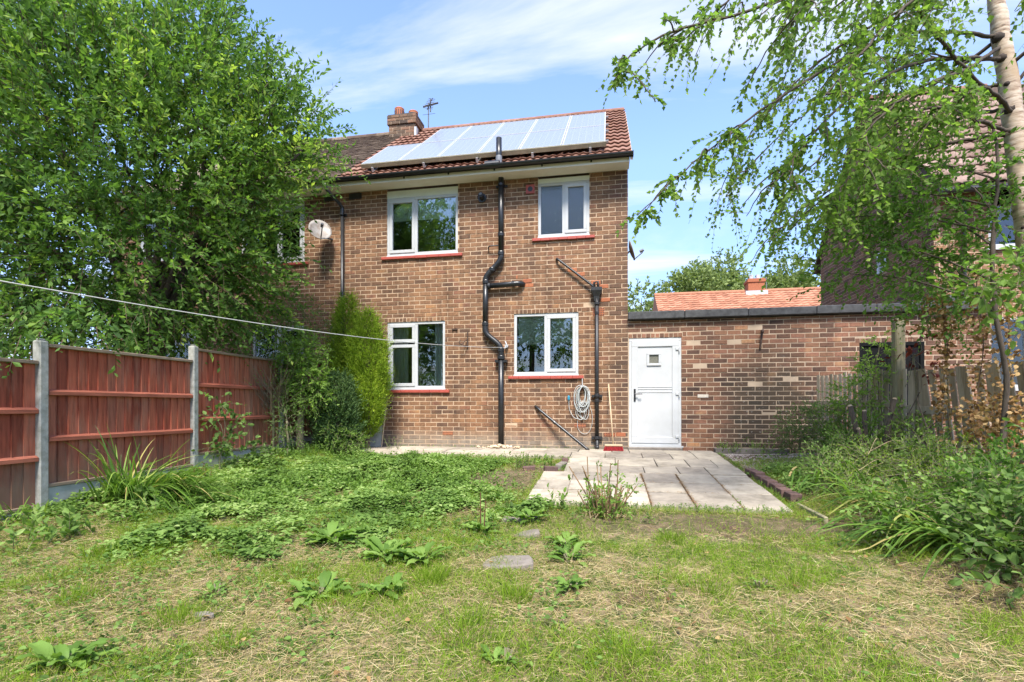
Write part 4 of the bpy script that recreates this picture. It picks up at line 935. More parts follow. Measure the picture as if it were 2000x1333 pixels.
# ------------------------------------------------------------------ small things by the wall
def broom():
    t = thing('broom', 'red-bristled broom standing upright against the wall beside the door', 'broom', (-.27, -.4, .05))
    b = MB(); b.tube([(-.36, -.05, 1.26), (-.275, -.50, .14)], .0135, 10); b.build('handle', M['broomwood'], t, smooth=True)
    h = MB(); h.bbox(-.43, -.11, -.54, -.47, .115, .15, .008); h.build('head', M['broomwood'], t)
    n = 420; X = rng.uniform(-.425, -.115, n); Yb = rng.uniform(-.535, -.475, n); V = []; 
    P0 = np.stack([X, Yb, np.full(n, .118)], 1); P1 = P0+np.stack([(X+.27)*.12+rng.normal(0, .006, n), (Yb+.505)*.6+rng.normal(0, .006, n)-.008, np.full(n, -.085)], 1)
    V, F = prisms(P0, P1, .0028, .0028); mk('bristles', V, F, M['bristle'], t)
def prisms(P0, P1, r0, r1):
    n = len(P0); T = unit(P1-P0); ref = np.where(np.abs(T[:, 2:3]) < .9, [[0, 0, 1.]], [[1., 0, 0]]); A = unit(np.cross(T, ref)); Bv = np.cross(T, A)
    r0 = np.broadcast_to(r0, n)[:, None]; r1 = np.broadcast_to(r1, n)[:, None]; V = []
    for P, r in ((P0, r0), (P1, r1)):
        for k in range(3): a = k*2*math.pi/3; V.append(P+r*(math.cos(a)*A+math.sin(a)*Bv))
    V = np.stack(V, 1).reshape(-1, 3); f = np.array([[k, (k+1) % 3, (k+1) % 3+3, k+3] for k in range(3)]); return V, (np.arange(n)[:, None, None]*6+f[None]).reshape(-1, 4)
broom()
def coil():
    t = thing('cable_coil', 'grey cable coiled on a hook below the kitchen window, blue plug hanging', 'cable', (-.86, -.05, .7))
    b = MB()
    for k in range(9):
        cx = -.86+random.uniform(-.03, .03); w = random.uniform(.08, .165); h = random.uniform(.16, .25); top = 1.235+random.uniform(-.03, .01); y = -.025-.009*k; ph = random.uniform(-.2, .2)
        P = [(cx+w*math.sin(a+ph)*(1 if a < math.pi else .9), y+.008*math.sin(2*a), top-h+h*math.cos(a)) for a in np.linspace(0, 2*math.pi, 28)]; b.tube(P, .0072, 6, cap=False)
    for sx, h in ((-.03, .36), (.05, .34), (.0, .3)):
        P = spline([(-.86+sx, -.06, .92), (-.95+sx, -.05, .74), (-.9+sx, -.045, 1.23-.36-h*.75), (-.82+sx, -.05, .60), (-.78+sx, -.05, .76), (-.86+sx, -.06, .95)], 6); b.tube(P, .007, 6)
    b.build('loops', M['cable'], t, smooth=True)
    l = MB(); l.tube(spline([(-.93, -.05, .60), (-1.02, -.04, .63), (-1.1, -.03, .78), (-1.115, -.03, .96)], 6), .006, 6); l.tube(spline([(-.75, -.04, .9), (-.68, -.03, .75), (-.67, -.03, .5), (-.75, -.02, .33), (-.86, -.02, .32), (-.94, -.02, .42), (-.95, -.02, .58)], 6), .0045, 6); l.build('loose_end', M['cable'], t, smooth=True)
    p = MB(); p.tube([(-1.115, -.03, .95), (-1.115, -.03, .97), (-1.117, -.03, 1.03), (-1.118, -.03, 1.05)], [.014, .026, .024, .012], 10); p.build('plug', M['blue'], t)
    h = MB(); h.tube([(-.855, .01, 1.37), (-.855, -.05, 1.37), (-.855, -.06, 1.30), (-.85, -.07, 1.235)], .008, 6); h.build('tie', M['white'], t)
coil()
# washing line and its bracket
t = thing('washing_line', 'white washing line sagging from the house wall towards the left', 'washing line', (-2.35, -.1, 2.0))
b = MB(); e0 = np.array([-2.38, -.12, 1.995]); e1 = np.array([-4.55, -8.8, 1.665]); q = np.linspace(0, 1, 40)[:, None]; P = e0*(1-q)+e1*q; P[:, 2] -= .62*(q*(1-q))[:, 0]
b.tube(P, np.linspace(.0048, .0042, 40), 6); b.build('line', M['line'], t, smooth=True)
b = MB(); b.tube([(-2.34, .01, 2.03), (-2.34, -.07, 2.03)], .035, 12); b.build('wall_plate', M['lead_sheet'], t); b = MB(); b.tube([(-2.36, -.06, 2.12), (-2.33, -.1, 2.06), (-2.34, -.11, 1.99), (-2.38, -.12, 1.98)], .011, 8); b.build('hook', M['lead_sheet'], t)
# board leaning on the wall behind the conifer
t = thing('leaning_board', 'pale sheet board with raw wood edges leaning on the wall by the conifer', 'board', (-4.85, -.3, 0))
V = [(-5.15, -.30, .03), (-4.80, -.42, .03), (-4.80, -.40, .03), (-5.15, -.28, .03), (-5.13, -.05, 1.02), (-4.79, -.17, 1.02), (-4.79, -.15, 1.02), (-5.13, -.03, 1.02)]
mk('sheet', V, BOXF, simple('pale board', (.80, .77, .69), (.74, .70, .62), 4, .6), t)
for a, c in ((0, 4), (1, 5)):
    A, Bq = np.array(V[a]), np.array(V[c]); b = MB(); b.tube([A+[0, -.01, 0], Bq+[0, -.01, 0]], .014, 4); b.build('edge_batten', M['broomwood'], t)
# rubble heap at the foot of the soil pipe
def rock(r, seed, flat=.7):
    bm = bmesh.new(); bmesh.ops.create_icosphere(bm, subdivisions=2, radius=r); rr = np.random.default_rng(seed)
    d = rr.normal(size=(6, 3))
    for v in bm.verts:
        c = np.array(v.co); 
        for q in d:
            n = q/np.linalg.norm(q); k = c@n
            if k > r*.62: c = c-n*(k-r*.62)
        v.co = c*np.array([1, 1, flat])
    me = bpy.data.meshes.new('stone'); bm.to_mesh(me); bm.free(); return me
RK = [rock(1, s) for s in range(6)]
for me in RK: me.materials.append(M['stone'])
t = thing('rubble_heap', 'small heap of cream rubble stones at the foot of the soil pipe', 'stones', (-2.35, -.3, 0))
for k in range(46):
    r = random.uniform(.018, .05); a = random.gauss(0, .22); x = -2.40+a; y = -.30+random.gauss(0, .08); z = .035+r*.4+max(0, .05-abs(a)*.2)*random.random()
    if y > -.13: y = -.14
    inst('stone', random.choice(RK), (x, y, z), t, (random.uniform(-.5, .5), random.uniform(-.5, .5), random.uniform(0, 6)), (r, r*random.uniform(.6, 1), r*.8))
# edging bricks right of the patio and round the little bed
t = thing('brick_edging', 'row of dark purple bricks edging the right side of the patio', 'edging', (1.6, -3, -.1))
EB = pieces('edging brick', [(0, (.10, .062, .055)), (1, (.17, .10, .085))], .35, 26)
for k in range(7):
    y = -2.42-k*.235; z = float(gplane(y)); b = MB(); s = random.uniform(-.012, .012)+k*.008; b.bbox(1.52+s, 1.64+s, y-.108, y+.108, z-.04, z+.085+random.uniform(-.008, .008), .006); b.build('brick', EB, t)
b = MB(); b.bbox(1.60, 1.64, -4.75, -4.05, -.34, -.195, .006); b.build('timber_strip', M['post_wood'], t)
t = thing('bed_edging', 'broken bricks edging the small soil bed beside the patio', 'edging', (-1.2, -2.2, -.1))
for k, (x0, y0, x1, y1) in enumerate([(-1.07, -1.5, -1.03, -1.95), (-1.04, -1.98, -1.1, -2.35), (-1.1, -2.42, -1.3, -2.5), (-1.42, -2.46, -1.62, -2.5)]):
    c = np.array([(x0+x1)/2, (y0+y1)/2]); l = math.hypot(x1-x0, y1-y0); a = math.atan2(y1-y0, x1-x0); b = MB(); b.bbox(-l/2+.01, l/2-.01, -.05, .05, -.05, .045, .008)
    o = b.build('brick', EB if k != 1 else M['flag']); o.parent = t; o.location = np.array([c[0], c[1], float(gplane(c[1]))+.02])-np.array(t.location); o.rotation_euler = (random.uniform(-.12, .12), random.uniform(-.1, .1), a)
def flag(label, x, y, rx, ry, seed, tilt=.02):
    rr = np.random.default_rng(seed); n = 14; th = np.linspace(0, 2*math.pi, n, endpoint=False); r = 1+rr.uniform(-.22, .12, n); z = float(gz(x, y)); V = []
    for q, zz in ((1.02, -.06), (1.0, .018), (.95, .030)): V += [(x+rx*q*r[k]*math.cos(t_), y+ry*q*r[k]*math.sin(t_), z+zz+tilt*math.cos(t_)) for k, t_ in enumerate(th)]
    F = [np.array([[l*n+k, l*n+(k+1) % n, (l+1)*n+(k+1) % n, (l+1)*n+k] for l in (0, 1) for k in range(n)]), np.arange(n)+2*n]
    tag(mk('stepping_stone', V, F, M['flag']), label, 'stepping stone', 'stones sunk in the lawn')
flag('largest weathered stepping stone in the middle of the lawn', -1.12, -6.18, .23, .16, 2)
flag('small stepping stone in the weeds just beyond the largest one', -1.08, -5.42, .13, .10, 3)
flag('flat stone near the patio corner among dry grass', -1.25, -4.95, .2, .14, 5)
flag('pinkish stone at the left of the foreground straw', -2.78, -7.25, .07, .035, 6, .0)
# gravel patch
def gravel():
    n = 5200; x = rng.uniform(1.6, 3.1, n); y = rng.uniform(-2.3, -.33, n); k = fbm(x*2, y*2, 9) > .30; x, y = x[k], y[k]; n = len(x); r = rng.uniform(.006, .014, n)
    oc = np.array([[1, 0, 0], [0, 1, 0], [-1, 0, 0], [0, -1, 0], [0, 0, .7], [0, 0, -.7]]); f = np.array([[0, 1, 4], [1, 2, 4], [2, 3, 4], [3, 0, 4], [1, 0, 5], [2, 1, 5], [3, 2, 5], [0, 3, 5]])
    a = rng.uniform(0, 6.3, n); c, s = np.cos(a), np.sin(a); V = oc[None]*r[:, None, None]*rng.uniform(.7, 1.3, (n, 6, 1)); V = np.stack([V[..., 0]*c[:, None]-V[..., 1]*s[:, None], V[..., 0]*s[:, None]+V[..., 1]*c[:, None], V[..., 2]], -1)+np.stack([x, y, gz(x, y)+.004], 1)[:, None]
    tag(mk('gravel', V.reshape(-1, 3), (np.arange(n)[:, None, None]*6+f[None]).reshape(-1, 3), pieces('pinkish gravel', [(0, (.22, .17, .14)), (.5, (.36, .29, .25)), (1, (.48, .42, .37))], .2, 20, bump=0)), 'pinkish gravel patch in front of the outhouse wall', 'gravel', kind='stuff')
gravel()

# ------------------------------------------------------------------ foliage machinery
def tri(*f): return np.array(f)
T_OVAL = (np.array([[0, 0, 0], [-.5, .5, .10], [0, 1, -.04], [.5, .5, .10]]), tri([0, 2, 1], [0, 3, 2]))
T_BIRCH = (np.array([[0, 0, 0], [-.5, .30, .07], [0, 1, -.05], [.5, .30, .07]]), tri([0, 2, 1], [0, 3, 2]))
T_BIG = (np.array([[0, 0, 0], [-.44, .26, .09], [-.38, .62, .07], [0, 1, -.10], [.38, .62, .07], [.44, .26, .09], [0, .33, .0], [0, .68, -.01]]),
         tri([0, 6, 1], [6, 7, 1], [1, 7, 2], [7, 3, 2], [0, 5, 6], [5, 7, 6], [5, 4, 7], [4, 3, 7]))
_a = np.linspace(0, 2*math.pi, 9)[:-1]
T_ROUND = (np.concatenate([[[0, .5, -.06]], np.stack([.5*np.sin(_a), .5-.5*np.cos(_a), .05*np.ones(8)], 1)]), np.array([[0, 1+k, 1+(k+1) % 8] for k in range(8)]))
def leafmesh(P, A, Nn, Lg, Wd, T):
    n = len(P); A = unit(A); S = unit(np.cross(A, Nn)); Nn = np.cross(S, A); tv, tf = T
    Lg = np.broadcast_to(Lg, n)[:, None, None]; Wd = np.broadcast_to(Wd, n)[:, None, None]
    V = P[:, None]+tv[None, :, 0:1]*Wd*S[:, None]+tv[None, :, 1:2]*Lg*A[:, None]+tv[None, :, 2:3]*Wd*Nn[:, None]
    return V.reshape(-1, 3), (np.arange(n)[:, None, None]*len(tv)+tf[None]).reshape(-1, 3)
def rdir(n, up=0.0):
    v = rng.normal(size=(n, 3)); v = unit(v); v[:, 2] += up; return unit(v)
def sprays(P, D, Lg, nl, leafL, leafW, T=T_OVAL, spread=.9, droop=.15, upn=.6, jl=.3, tipscale=.75):
    """leafy twigs: returns leaf V,F,rnd and twig segments"""
    m = len(P); D = unit(D); Lg = np.broadcast_to(Lg, m); s = np.linspace(.12, 1, nl)[None, :, None]
    g = np.array([0, 0, -1.])
    C = P[:, None]+D[:, None]*Lg[:, None, None]*s+g*(droop*Lg)[:, None, None]*s*s
    tang = unit(D[:, None]+2*g*droop*s)
    R = rng.normal(size=(m, nl, 3)); side = unit(R-tang*(R*tang).sum(-1, keepdims=True))
    sp = spread*rng.uniform(.55, 1.25, (m, nl, 1))
    A = (tang*np.cos(sp)+side*np.sin(sp)).reshape(-1, 3)
    Nn = rdir(m*nl, upn)
    q = (1-(1-tipscale)*s[..., 0])*rng.uniform(1-jl, 1+jl, (m, nl))
    V, F = leafmesh(C.reshape(-1, 3), A, Nn, (leafL*q).ravel(), (leafW*q).ravel(), T)
    r = np.clip(.5*rng.random((m, 1))+.5*rng.random((m, nl))+.10*(s[..., 0]-.5), 0, 1).ravel()
    E = C[:, -1]
    return V, F, np.repeat(r, len(T[0])), (P, C[:, nl//2], E)
def join(parts):
    V = []; F = []; R = []; n = 0
    for v, f, r in parts: V.append(v); F.append(f+n); R.append(r); n += len(v)
    return np.concatenate(V), np.concatenate(F), np.concatenate(R)
def twigs(name, seg, r, mat, parent):
    P, C, E = seg; v1, f1 = prisms(P, C, r, r*.7); v2, f2 = prisms(C, E, r*.7, r*.35)
    return tag(mk(name, np.concatenate([v1, v2]), np.concatenate([f1, f2+len(v1)]), mat, parent), kind='stuff')
def ribbons(P, D, Lg, Wd, bend, K=3, taper=1.3, twist=.5):
    """curved blades: grass, strap leaves"""
    n = len(P); D = unit(D); Lg = np.broadcast_to(Lg, n)[:, None]; Wd = np.broadcast_to(Wd, n)[:, None]; bend = np.broadcast_to(bend, n)[:, None]
    R = rdir(n); S = unit(np.cross(D, [0, 0, 1.])+twist*R); S = unit(S-D*(S*D).sum(-1, keepdims=True)); V = []; g = np.array([0, 0, -1.])
    for k in range(K):
        s = k/K; c = P+D*Lg*s+g*bend*Lg*s*s; w = Wd*.5*(1-s**taper)*(1 if k else .7); V += [c-S*w, c+S*w]
    V.append(P+D*Lg+g*bend*Lg); m = 2*K+1; V = np.stack(V, 1).reshape(-1, 3)
    f = []
    for k in range(K-1): f += [[2*k, 2*k+1, 2*k+3], [2*k, 2*k+3, 2*k+2]]
    f.append([2*K-2, 2*K-1, 2*K]); return V, (np.arange(n)[:, None, None]*m+np.array(f)[None]).reshape(-1, 3), m
def inball(lobes, n, shell=2.4):
    """points in a union of ellipsoids, denser towards the outside"""
    C = np.array([l[0] for l in lobes], float); Rr = np.array([np.broadcast_to(l[1], 3) for l in lobes], float)
    vol = Rr.prod(1)**.8; k = rng.choice(len(lobes), n, p=vol/vol.sum()); d = unit(rng.normal(size=(n, 3))); r = rng.random(n)**(1/shell)
    return C[k]+d*r[:, None]*Rr[k], d, k
def limb(P, r0, r1, mb, n=7, wob=.0, k=6):
    S = spline(P, k); S = S+rng.normal(0, wob, S.shape); S[0] = P[0]; mb.tube(S, np.linspace(r0, r1, len(S))**1.0, n)
    return S
LM = {}
LM['willow'] = leafmat('willow leaf', [(0, (.05, .105, .028)), (.35, (.10, .19, .042)), (.65, (.15, .26, .055)), (.88, (.24, .36, .075)), (1, (.38, .48, .10))], .48)
LM['birch'] = leafmat('birch leaf', [(0, (.085, .15, .032)), (.4, (.14, .24, .048)), (.75, (.21, .32, .065)), (1, (.33, .43, .11))], .55)
LM['hazel'] = leafmat('dark broad leaf', [(0, (.06, .13, .026)), (.5, (.11, .215, .04)), (1, (.18, .30, .06))], .55)
LM['lime'] = leafmat('lime conifer', [(0, (.075, .13, .012)), (.35, (.165, .26, .018)), (.75, (.28, .40, .03)), (1, (.40, .49, .055))], .3)
LM['dkconifer'] = leafmat('dark shrub leaf', [(0, (.03, .065, .02)), (.6, (.065, .12, .038)), (1, (.13, .20, .065))], .25)
LM['light'] = leafmat('fresh leaf', [(0, (.09, .155, .03)), (.5, (.165, .275, .05)), (1, (.26, .39, .09))], .45)
LM['weed'] = leafmat('weed leaf', [(0, (.075, .13, .028)), (.3, (.125, .215, .045)), (.6, (.19, .30, .07)), (.85, (.26, .37, .10)), (1, (.36, .45, .16))], .4)
LM['dock'] = leafmat('dock leaf', [(0, (.09, .165, .03)), (.5, (.155, .265, .05)), (1, (.23, .34, .08))], .35, .5)
LM['grass'] = leafmat('grass blade', [(0, (.10, .165, .015)), (.35, (.18, .285, .024)), (.7, (.26, .38, .035)), (.9, (.35, .42, .07)), (1, (.46, .43, .16))], .48)
LM['straw'] = leafmat('straw blade', [(0, (.20, .135, .065)), (.35, (.36, .255, .125)), (.7, (.52, .40, .21)), (1, (.66, .55, .33))], .2, .8, 1.0, .1)
LM['strap'] = leafmat('strap leaf', [(0, (0.056, 0.120, 0.019)), (.5, (0.120, 0.224, 0.035)), (.90, (0.208, 0.320, 0.056)), (.97, (0.480, 0.416, 0.144)), (1, (0.576, 0.432, 0.192))], .35, .4)
LM['fresh'] = leafmat('bright new leaf', [(0, (.13, .21, .04)), (.5, (.22, .36, .065)), (1, (.33, .48, .12))], .5)
LM['dead'] = leafmat('dead vine leaf', [(0, (.16, .08, .035)), (.5, (.36, .21, .09)), (1, (.58, .40, .19))], .35, .7, 1.0)
LM['redleaf'] = leafmat('red leaf', [(0, (.07, .015, .012)), (1, (.22, .04, .02))], .3)
LM['far'] = leafmat('far leaf', [(0, (.10, .14, .045)), (.5, (.20, .26, .085)), (1, (.32, .38, .15))], .3, .8)
LM['bluish'] = leafmat('bramble leaf', [(0, (.06, .115, .03)), (.5, (.125, .21, .052)), (1, (.22, .33, .09))], .4)

# ------------------------------------------------------------------ the big leafy tree behind the red fence
def willow():
    t = thing('willow_tree', 'big dense leafy tree overhanging the red fence on the left', 'tree', (-7.47, -3.15, 0))
    lobes = [((-7.56, -3.37, 4.46), 2.0), ((-8.54, -3.86, 5.29), 1.9), ((-6.6, -2.95, 5.35), 1.4), ((-6.25, -2.95, 4.15), 1.1), ((-5.5, -2.74, 5.11), .95), ((-7.7, -3.2, 6.6), 1.6), ((-7.92, -4.25, 3.04), 1.25), ((-5.95, -2.75, 3.3), .7),
             ((-6.95, -3.25, 3.0), 1.2), ((-10.0, -4.17, 4.54), 2.0), ((-10.2, -3.71, 6.6), 2.0), ((-6.7, -2.75, 6.2), .95), ((-5.6, -2.62, 5.7), .4), ((-5.2, -2.5, 4.94), .4), ((-5.75, -2.9, 4.4), .6), ((-7.3, -4.54, 2.05), .55), ((-6.6, -4.41, 1.95), .45), ((-6.4, -2.74, 2.5), .7), ((-6.3, -2.8, 3.0), .8), ((-5.95, -2.5, 2.65), .5), ((-7.54, -4.89, 1.95), .55), ((-8.6, -4.3, 2.7), 1.1), ((-9.6, -4.2, 3.0), 1.3), ((-8.4, -5.2, 2.3), .7), ((-6.2, -5.35, 1.8), .34), ((-6.3, -5.8, 1.75), .4), ((-5.95, -5.05, 1.75), .22), ((-5.8, -5.36, 1.35), .13), ((-7.0, -3.7, 2.2), .65), ((-7.6, -4.0, 2.2), .7), ((-6.6, -3.1, 2.3), .55), ((-5.6, -2.5, 5.4), .7)]
    P, d, k = inball(lobes, 10500, 2.6)
    c = np.array([-7.5, -3.2, 3.2]); outw = unit(P-c); D = unit(outw*1.0+d*.5+np.array([0, 0, .22])+rng.normal(0, .5, P.shape))
    low = P[:, 2] < 2.6; D[low, 2] -= .55; D = unit(D)
    V, F, R, seg = sprays(P, D, rng.uniform(.28, .62, len(P)), 13, .098, .043, T_OVAL, .95, .22, .6, .42)
    tone = (vnoise(P[:, 0]*1.6+20, P[:, 2]*1.6+P[:, 1]*1.1+20, 5)-.5)*.75+.10*(P[:, 2]-4)*.5; tag(mk('crown', V, F, LM['willow'], t, rnd=np.clip(R+np.repeat(tone, 13*4), 0, 1)), kind='stuff')
    # long shoots breaking the outline
    m = 190; a = rng.choice(len(P), m, p=(lambda w: w/w.sum())(np.maximum(P[:, 2]-3.5, .01)**1.0)); Ps = P[a]+D[a]*.15; Ds = unit(outw[a]*1.0+np.array([.25, 0, .8])+rng.normal(0, .25, (m, 3)))
    V, F, R, seg2 = sprays(Ps, Ds, rng.uniform(.5, 1.0, m), 18, .085, .034, T_OVAL, .75, .12)
    tag(mk('shoots', V, F, LM['willow'], t, rnd=np.clip(R+.2, 0, 1)), kind='stuff')
    twigs('twigs', tuple(q[::2] for q in seg), .0045, M['twig'], t); twigs('shoot_stems', seg2, .004, M['greenstem'], t)
    tr = MB(); base = np.array([-7.47, -3.15, -.3]); fork = np.array([-7.43, -3.14, 1.35])
    limb([base, (-7.5, -3.15, .5), fork], .20, .16, tr, 12); 
    ends = []
    for (p, r) in lobes[:15]:
        p = np.array(p); st = fork+np.array([rng.uniform(-.06, .06), rng.uniform(-.06, .06), rng.uniform(-.2, .2)]); mid = st*.5+p*.5+np.array([rng.uniform(-.25, .25), rng.uniform(-.25, .25), .3])
        S = limb([st, st*.75+mid*.25+np.array([0, 0, .15]), mid, p], .085, .022, tr, 8, .012); ends.append((S, r))
    tr.build('trunk', M['bark'], t, smooth=True)
    bb = MB()
    for S, r in ends:
        for _ in range(7):
            i = rng.integers(len(S)//3, len(S)); p = S[i]; q = p+rdir(1, .35)[0]*r*rng.uniform(.5, .95); limb([p, (p+q)/2+rng.normal(0, .08, 3), q], .022, .006, bb, 5, .01, 4)
    tag(bb.build('branches', M['bark'], t, smooth=True), kind='stuff')
willow()

# ------------------------------------------------------------------ silver birch on the right
def birch():
    t = thing('silver_birch', 'silver birch with pale trunk and drooping leafy twigs at the right edge', 'tree', (4.38, -3.53, 0))
    m, N, L, b = newmat('birch bark'); b.inputs['Roughness'].default_value = .8
    pos = wpos(N); f = nnoise(N, L, pos, 7, 5, .6, (1, 1, 4.5)); f2 = nnoise(N, L, pos, 3, 3, .5)
    c = nramp(N, L, f, [(.30, (.05, .035, .028)), (.38, (.33, .23, .16)), (.55, (.55, .44, .34)), (.8, (.66, .57, .47))])
    c = nmix(N, L, nramp(N, L, f2, [(.55, (0, 0, 0)), (.7, (1, 1, 1))]), c, (.40, .29, .19)); L.new(c, b.inputs['Base Color']); nbump(N, L, b, f, .5, .01)
    tr = MB(); S = limb([(4.45, -3.5, -.4), (4.15, -3.62, 1.34), (3.96, -3.66, 2.8), (3.82, -3.68, 3.96), (3.7, -3.7, 4.75), (3.62, -3.72, 5.45), (3.49, -3.74, 7.28), (3.36, -3.77, 8.9)], .125, .045, tr, 14, .004)
    tr.build('trunk', m, t, smooth=True)
    scar = simple('dark scar', (.06, .042, .033), (.03, .022, .018), 20, .9)
    for p, s in (((3.70, -3.70, 4.70), .036), ((3.735, -3.70, 4.48), .03), ((3.82, -3.68, 3.94), .04), ((3.87, -3.67, 3.68), .03), ((3.93, -3.66, 3.1), .026), ((3.97, -3.66, 2.7), .022), ((4.0, -3.65, 2.5), .022), ((3.79, -3.70, 4.2), .02)):
        p = np.array(p); dv = unit(np.array([-.8, -.6, .1])); kn = MB(); kn.tube([p+dv*.05, p+dv*.088, p+dv*.102], [s*1.6, s*1.3, s*.5], 9); kn.build('branch_scar', scar, t, smooth=True)
    br = [[[3.54, -3.73, 6.47], [2.2, -4.29, 5.34], [1.04, -4.71, 4.65], [0.25, -4.96, 4.36], [-0.17, -5.04, 4.12], [-0.31, -5.07, 3.88]],
          [[3.71, -3.7, 4.72], [3.13, -3.91, 4.71], [2.4, -4.25, 4.52], [1.73, -4.58, 4.1], [0.98, -4.92, 3.53], [0.45, -5.13, 3.08], [-0.12, -5.33, 2.52]],
          [[3.73, -3.7, 4.5], [3.46, -3.34, 4.76], [3.12, -3.0, 4.98], [2.54, -2.9, 4.86], [1.92, -2.82, 4.43], [1.23, -2.84, 3.74]],
          [[3.81, -3.68, 3.96], [3.2, -4.1, 4.12], [2.66, -4.51, 4.31], [2.22, -4.8, 4.58], [1.71, -5.2, 4.51], [1.16, -5.4, 4.25], [0.68, -5.59, 3.84]],
          [[3.86, -3.67, 3.71], [3.37, -3.97, 3.72], [2.79, -4.28, 3.75], [2.38, -4.46, 3.55], [2.0, -4.63, 3.16], [1.76, -4.68, 2.87], [1.53, -4.82, 2.55]],
          [[3.65, -3.71, 5.93], [3.24, -3.18, 6.08], [2.63, -2.68, 6.08], [2.19, -2.36, 5.76], [1.98, -2.19, 5.19]],
          [[3.75, -3.69, 4.26], [3.44, -3.55, 4.22], [3.01, -3.43, 3.93], [2.53, -3.31, 3.62], [2.16, -3.28, 3.24]],
          [[3.62, -3.72, 5.45], [3.57, -4.14, 5.41], [3.57, -4.54, 4.76], [3.57, -4.75, 4.06]],
          [[3.57, -3.73, 6.2], [2.61, -4.52, 5.51], [1.79, -5.18, 4.76], [1.29, -5.48, 4.25], [1.01, -5.63, 3.77]],
          [[3.78, -3.69, 4.15], [4.1, -3.63, 4.48], [4.56, -3.44, 4.32]],
          [[3.52, -3.74, 6.74], [2.72, -3.68, 6.51], [1.68, -3.88, 5.95], [0.96, -4.01, 5.51], [0.52, -4.1, 5.0]],
          [[3.72, -3.7, 4.64], [3.03, -4.24, 4.11], [2.4, -4.76, 3.71], [1.93, -5.05, 3.32], [1.62, -5.21, 2.96]],
          [[3.45, -3.74, 7.6], [4.2, -3.4, 7.4], [4.9, -3.0, 6.6], [5.2, -2.8, 5.6]], [[3.5, -3.74, 7.0], [3.2, -3.0, 7.0], [3.0, -2.2, 6.3], [2.9, -1.9, 5.4]],
          [[3.74, -3.69, 4.4], [4.1, -4.1, 4.6], [4.4, -4.4, 4.2], [4.5, -4.5, 3.7]],
          [[3.86, -3.67, 3.71], [3.27, -3.58, 3.71], [2.55, -3.51, 3.53], [1.9, -3.53, 3.16], [1.47, -3.51, 2.78]],
          [[3.71, -3.7, 4.72], [3.18, -3.29, 4.46], [2.55, -3.0, 4.2], [2.01, -2.9, 3.72], [1.66, -2.87, 3.17]],
          [[3.62, -3.72, 5.45], [3.0, -3.22, 5.48], [2.22, -2.96, 5.15], [1.53, -2.89, 4.49], [1.16, -2.86, 3.88]],
          [[3.57, -3.73, 6.2], [2.35, -3.96, 5.93], [1.26, -4.26, 5.36], [0.61, -4.49, 4.76], [0.2, -4.56, 4.39]],
          [[3.73, -3.7, 4.5], [2.58, -4.42, 4.14], [1.72, -4.89, 3.57], [1.27, -5.07, 3.06], [0.98, -5.23, 2.66]],
          [[3.65, -3.71, 5.93], [2.75, -4.49, 4.93], [2.02, -5.04, 4.15], [1.58, -5.32, 3.62], [1.29, -5.48, 3.27]],
          [[3.84, -3.68, 3.9], [3.3, -4.1, 4.0], [2.8, -4.3, 3.7], [2.5, -4.4, 3.3]], [[3.8, -3.68, 4.0], [3.6, -3.0, 4.2], [3.4, -2.6, 3.9], [3.3, -2.4, 3.4]],
          [[3.6, -3.7, 6.0], [3.2, -4.2, 5.9], [2.9, -4.5, 5.3], [2.8, -4.6, 4.7]], [[3.6, -3.7, 5.8], [3.3, -3.2, 5.7], [3.1, -2.9, 5.1], [3.0, -2.8, 4.5]], [[3.55, -3.7, 6.3], [3.0, -3.9, 6.1], [2.6, -4.1, 5.4], [2.5, -4.2, 4.9]], [[3.6, -3.7, 6.1], [4.1, -4.2, 5.9], [4.3, -4.5, 5.2], [4.3, -4.6, 4.6]]]
    dens = [.55, .9, 1.0, .9, 1.1, 1.1, 1.1, .9, 1.0, 1.0, .5, 1.1, .8, .8, .9, 1.0, 1.0, 1.0, .7, .9, 1.0, 1.0, 1.0, 1.0, 1.0, 1.0, .9]
    bb = MB(); PP = []; DD = []; LL = []
    for q, dn in zip(br, dens):
        S = limb(q, .021, .004, bb, 7, .006, 8); ln = np.linalg.norm(np.diff(S, axis=0), axis=1).sum()
        # side shoots
        subs = [(S, 1.0)]
        for _ in range(int(ln*2.6*dn)):
            i = rng.integers(len(S)//4, len(S)-1); p = S[i]; tg = unit(S[i+1]-S[i]); sd = unit(np.cross(tg, [0, 0, 1]))*rng.choice([-1, 1]); ll = rng.uniform(.35, .8)
            e = p+tg*ll*.6+sd*ll*.55+np.array([0, 0, -.12*ll]); subs.append((limb([p, (p+e)/2+np.array([0, 0, .06]), e], .009, .003, bb, 5, .004, 4), .8))
        for S2, w in subs:
            l2 = np.linalg.norm(np.diff(S2, axis=0), axis=1).sum(); k = int(l2*8.5*dn*w)+2
            i0 = len(S2)*.14 if S2 is S else 0
            u = rng.uniform(i0, len(S2)-1.001, k); i = u.astype(int); f_ = (u-i)[:, None]; p = S2[i]*(1-f_)+S2[i+1]*f_; tg = unit(S2[i+1]-S2[i])
            PP.append(p); DD.append(unit(tg*.5+rng.normal(0, .55, (k, 3))+np.array([0, 0, -.38]))); tipf = np.where(p[:, 0] < .35, .55, 1.0); LL.append(rng.uniform(.14, .48, k)*rng.choice([.6, 1, 1.35], k)*tipf)
    tag(bb.build('branches', M['bark'], t, smooth=True), kind='stuff')
    PP = np.concatenate(PP); DD = np.concatenate(DD); LL = np.concatenate(LL)
    V, F, R, seg = sprays(PP, DD, LL, 13, .055, .045, T_BIRCH, .9, .42, .1, .25, .8)
    tag(mk('crown', V, F, LM['birch'], t, rnd=R), kind='stuff'); twigs('twigs', seg, .0022, M['twig'], t)
birch()

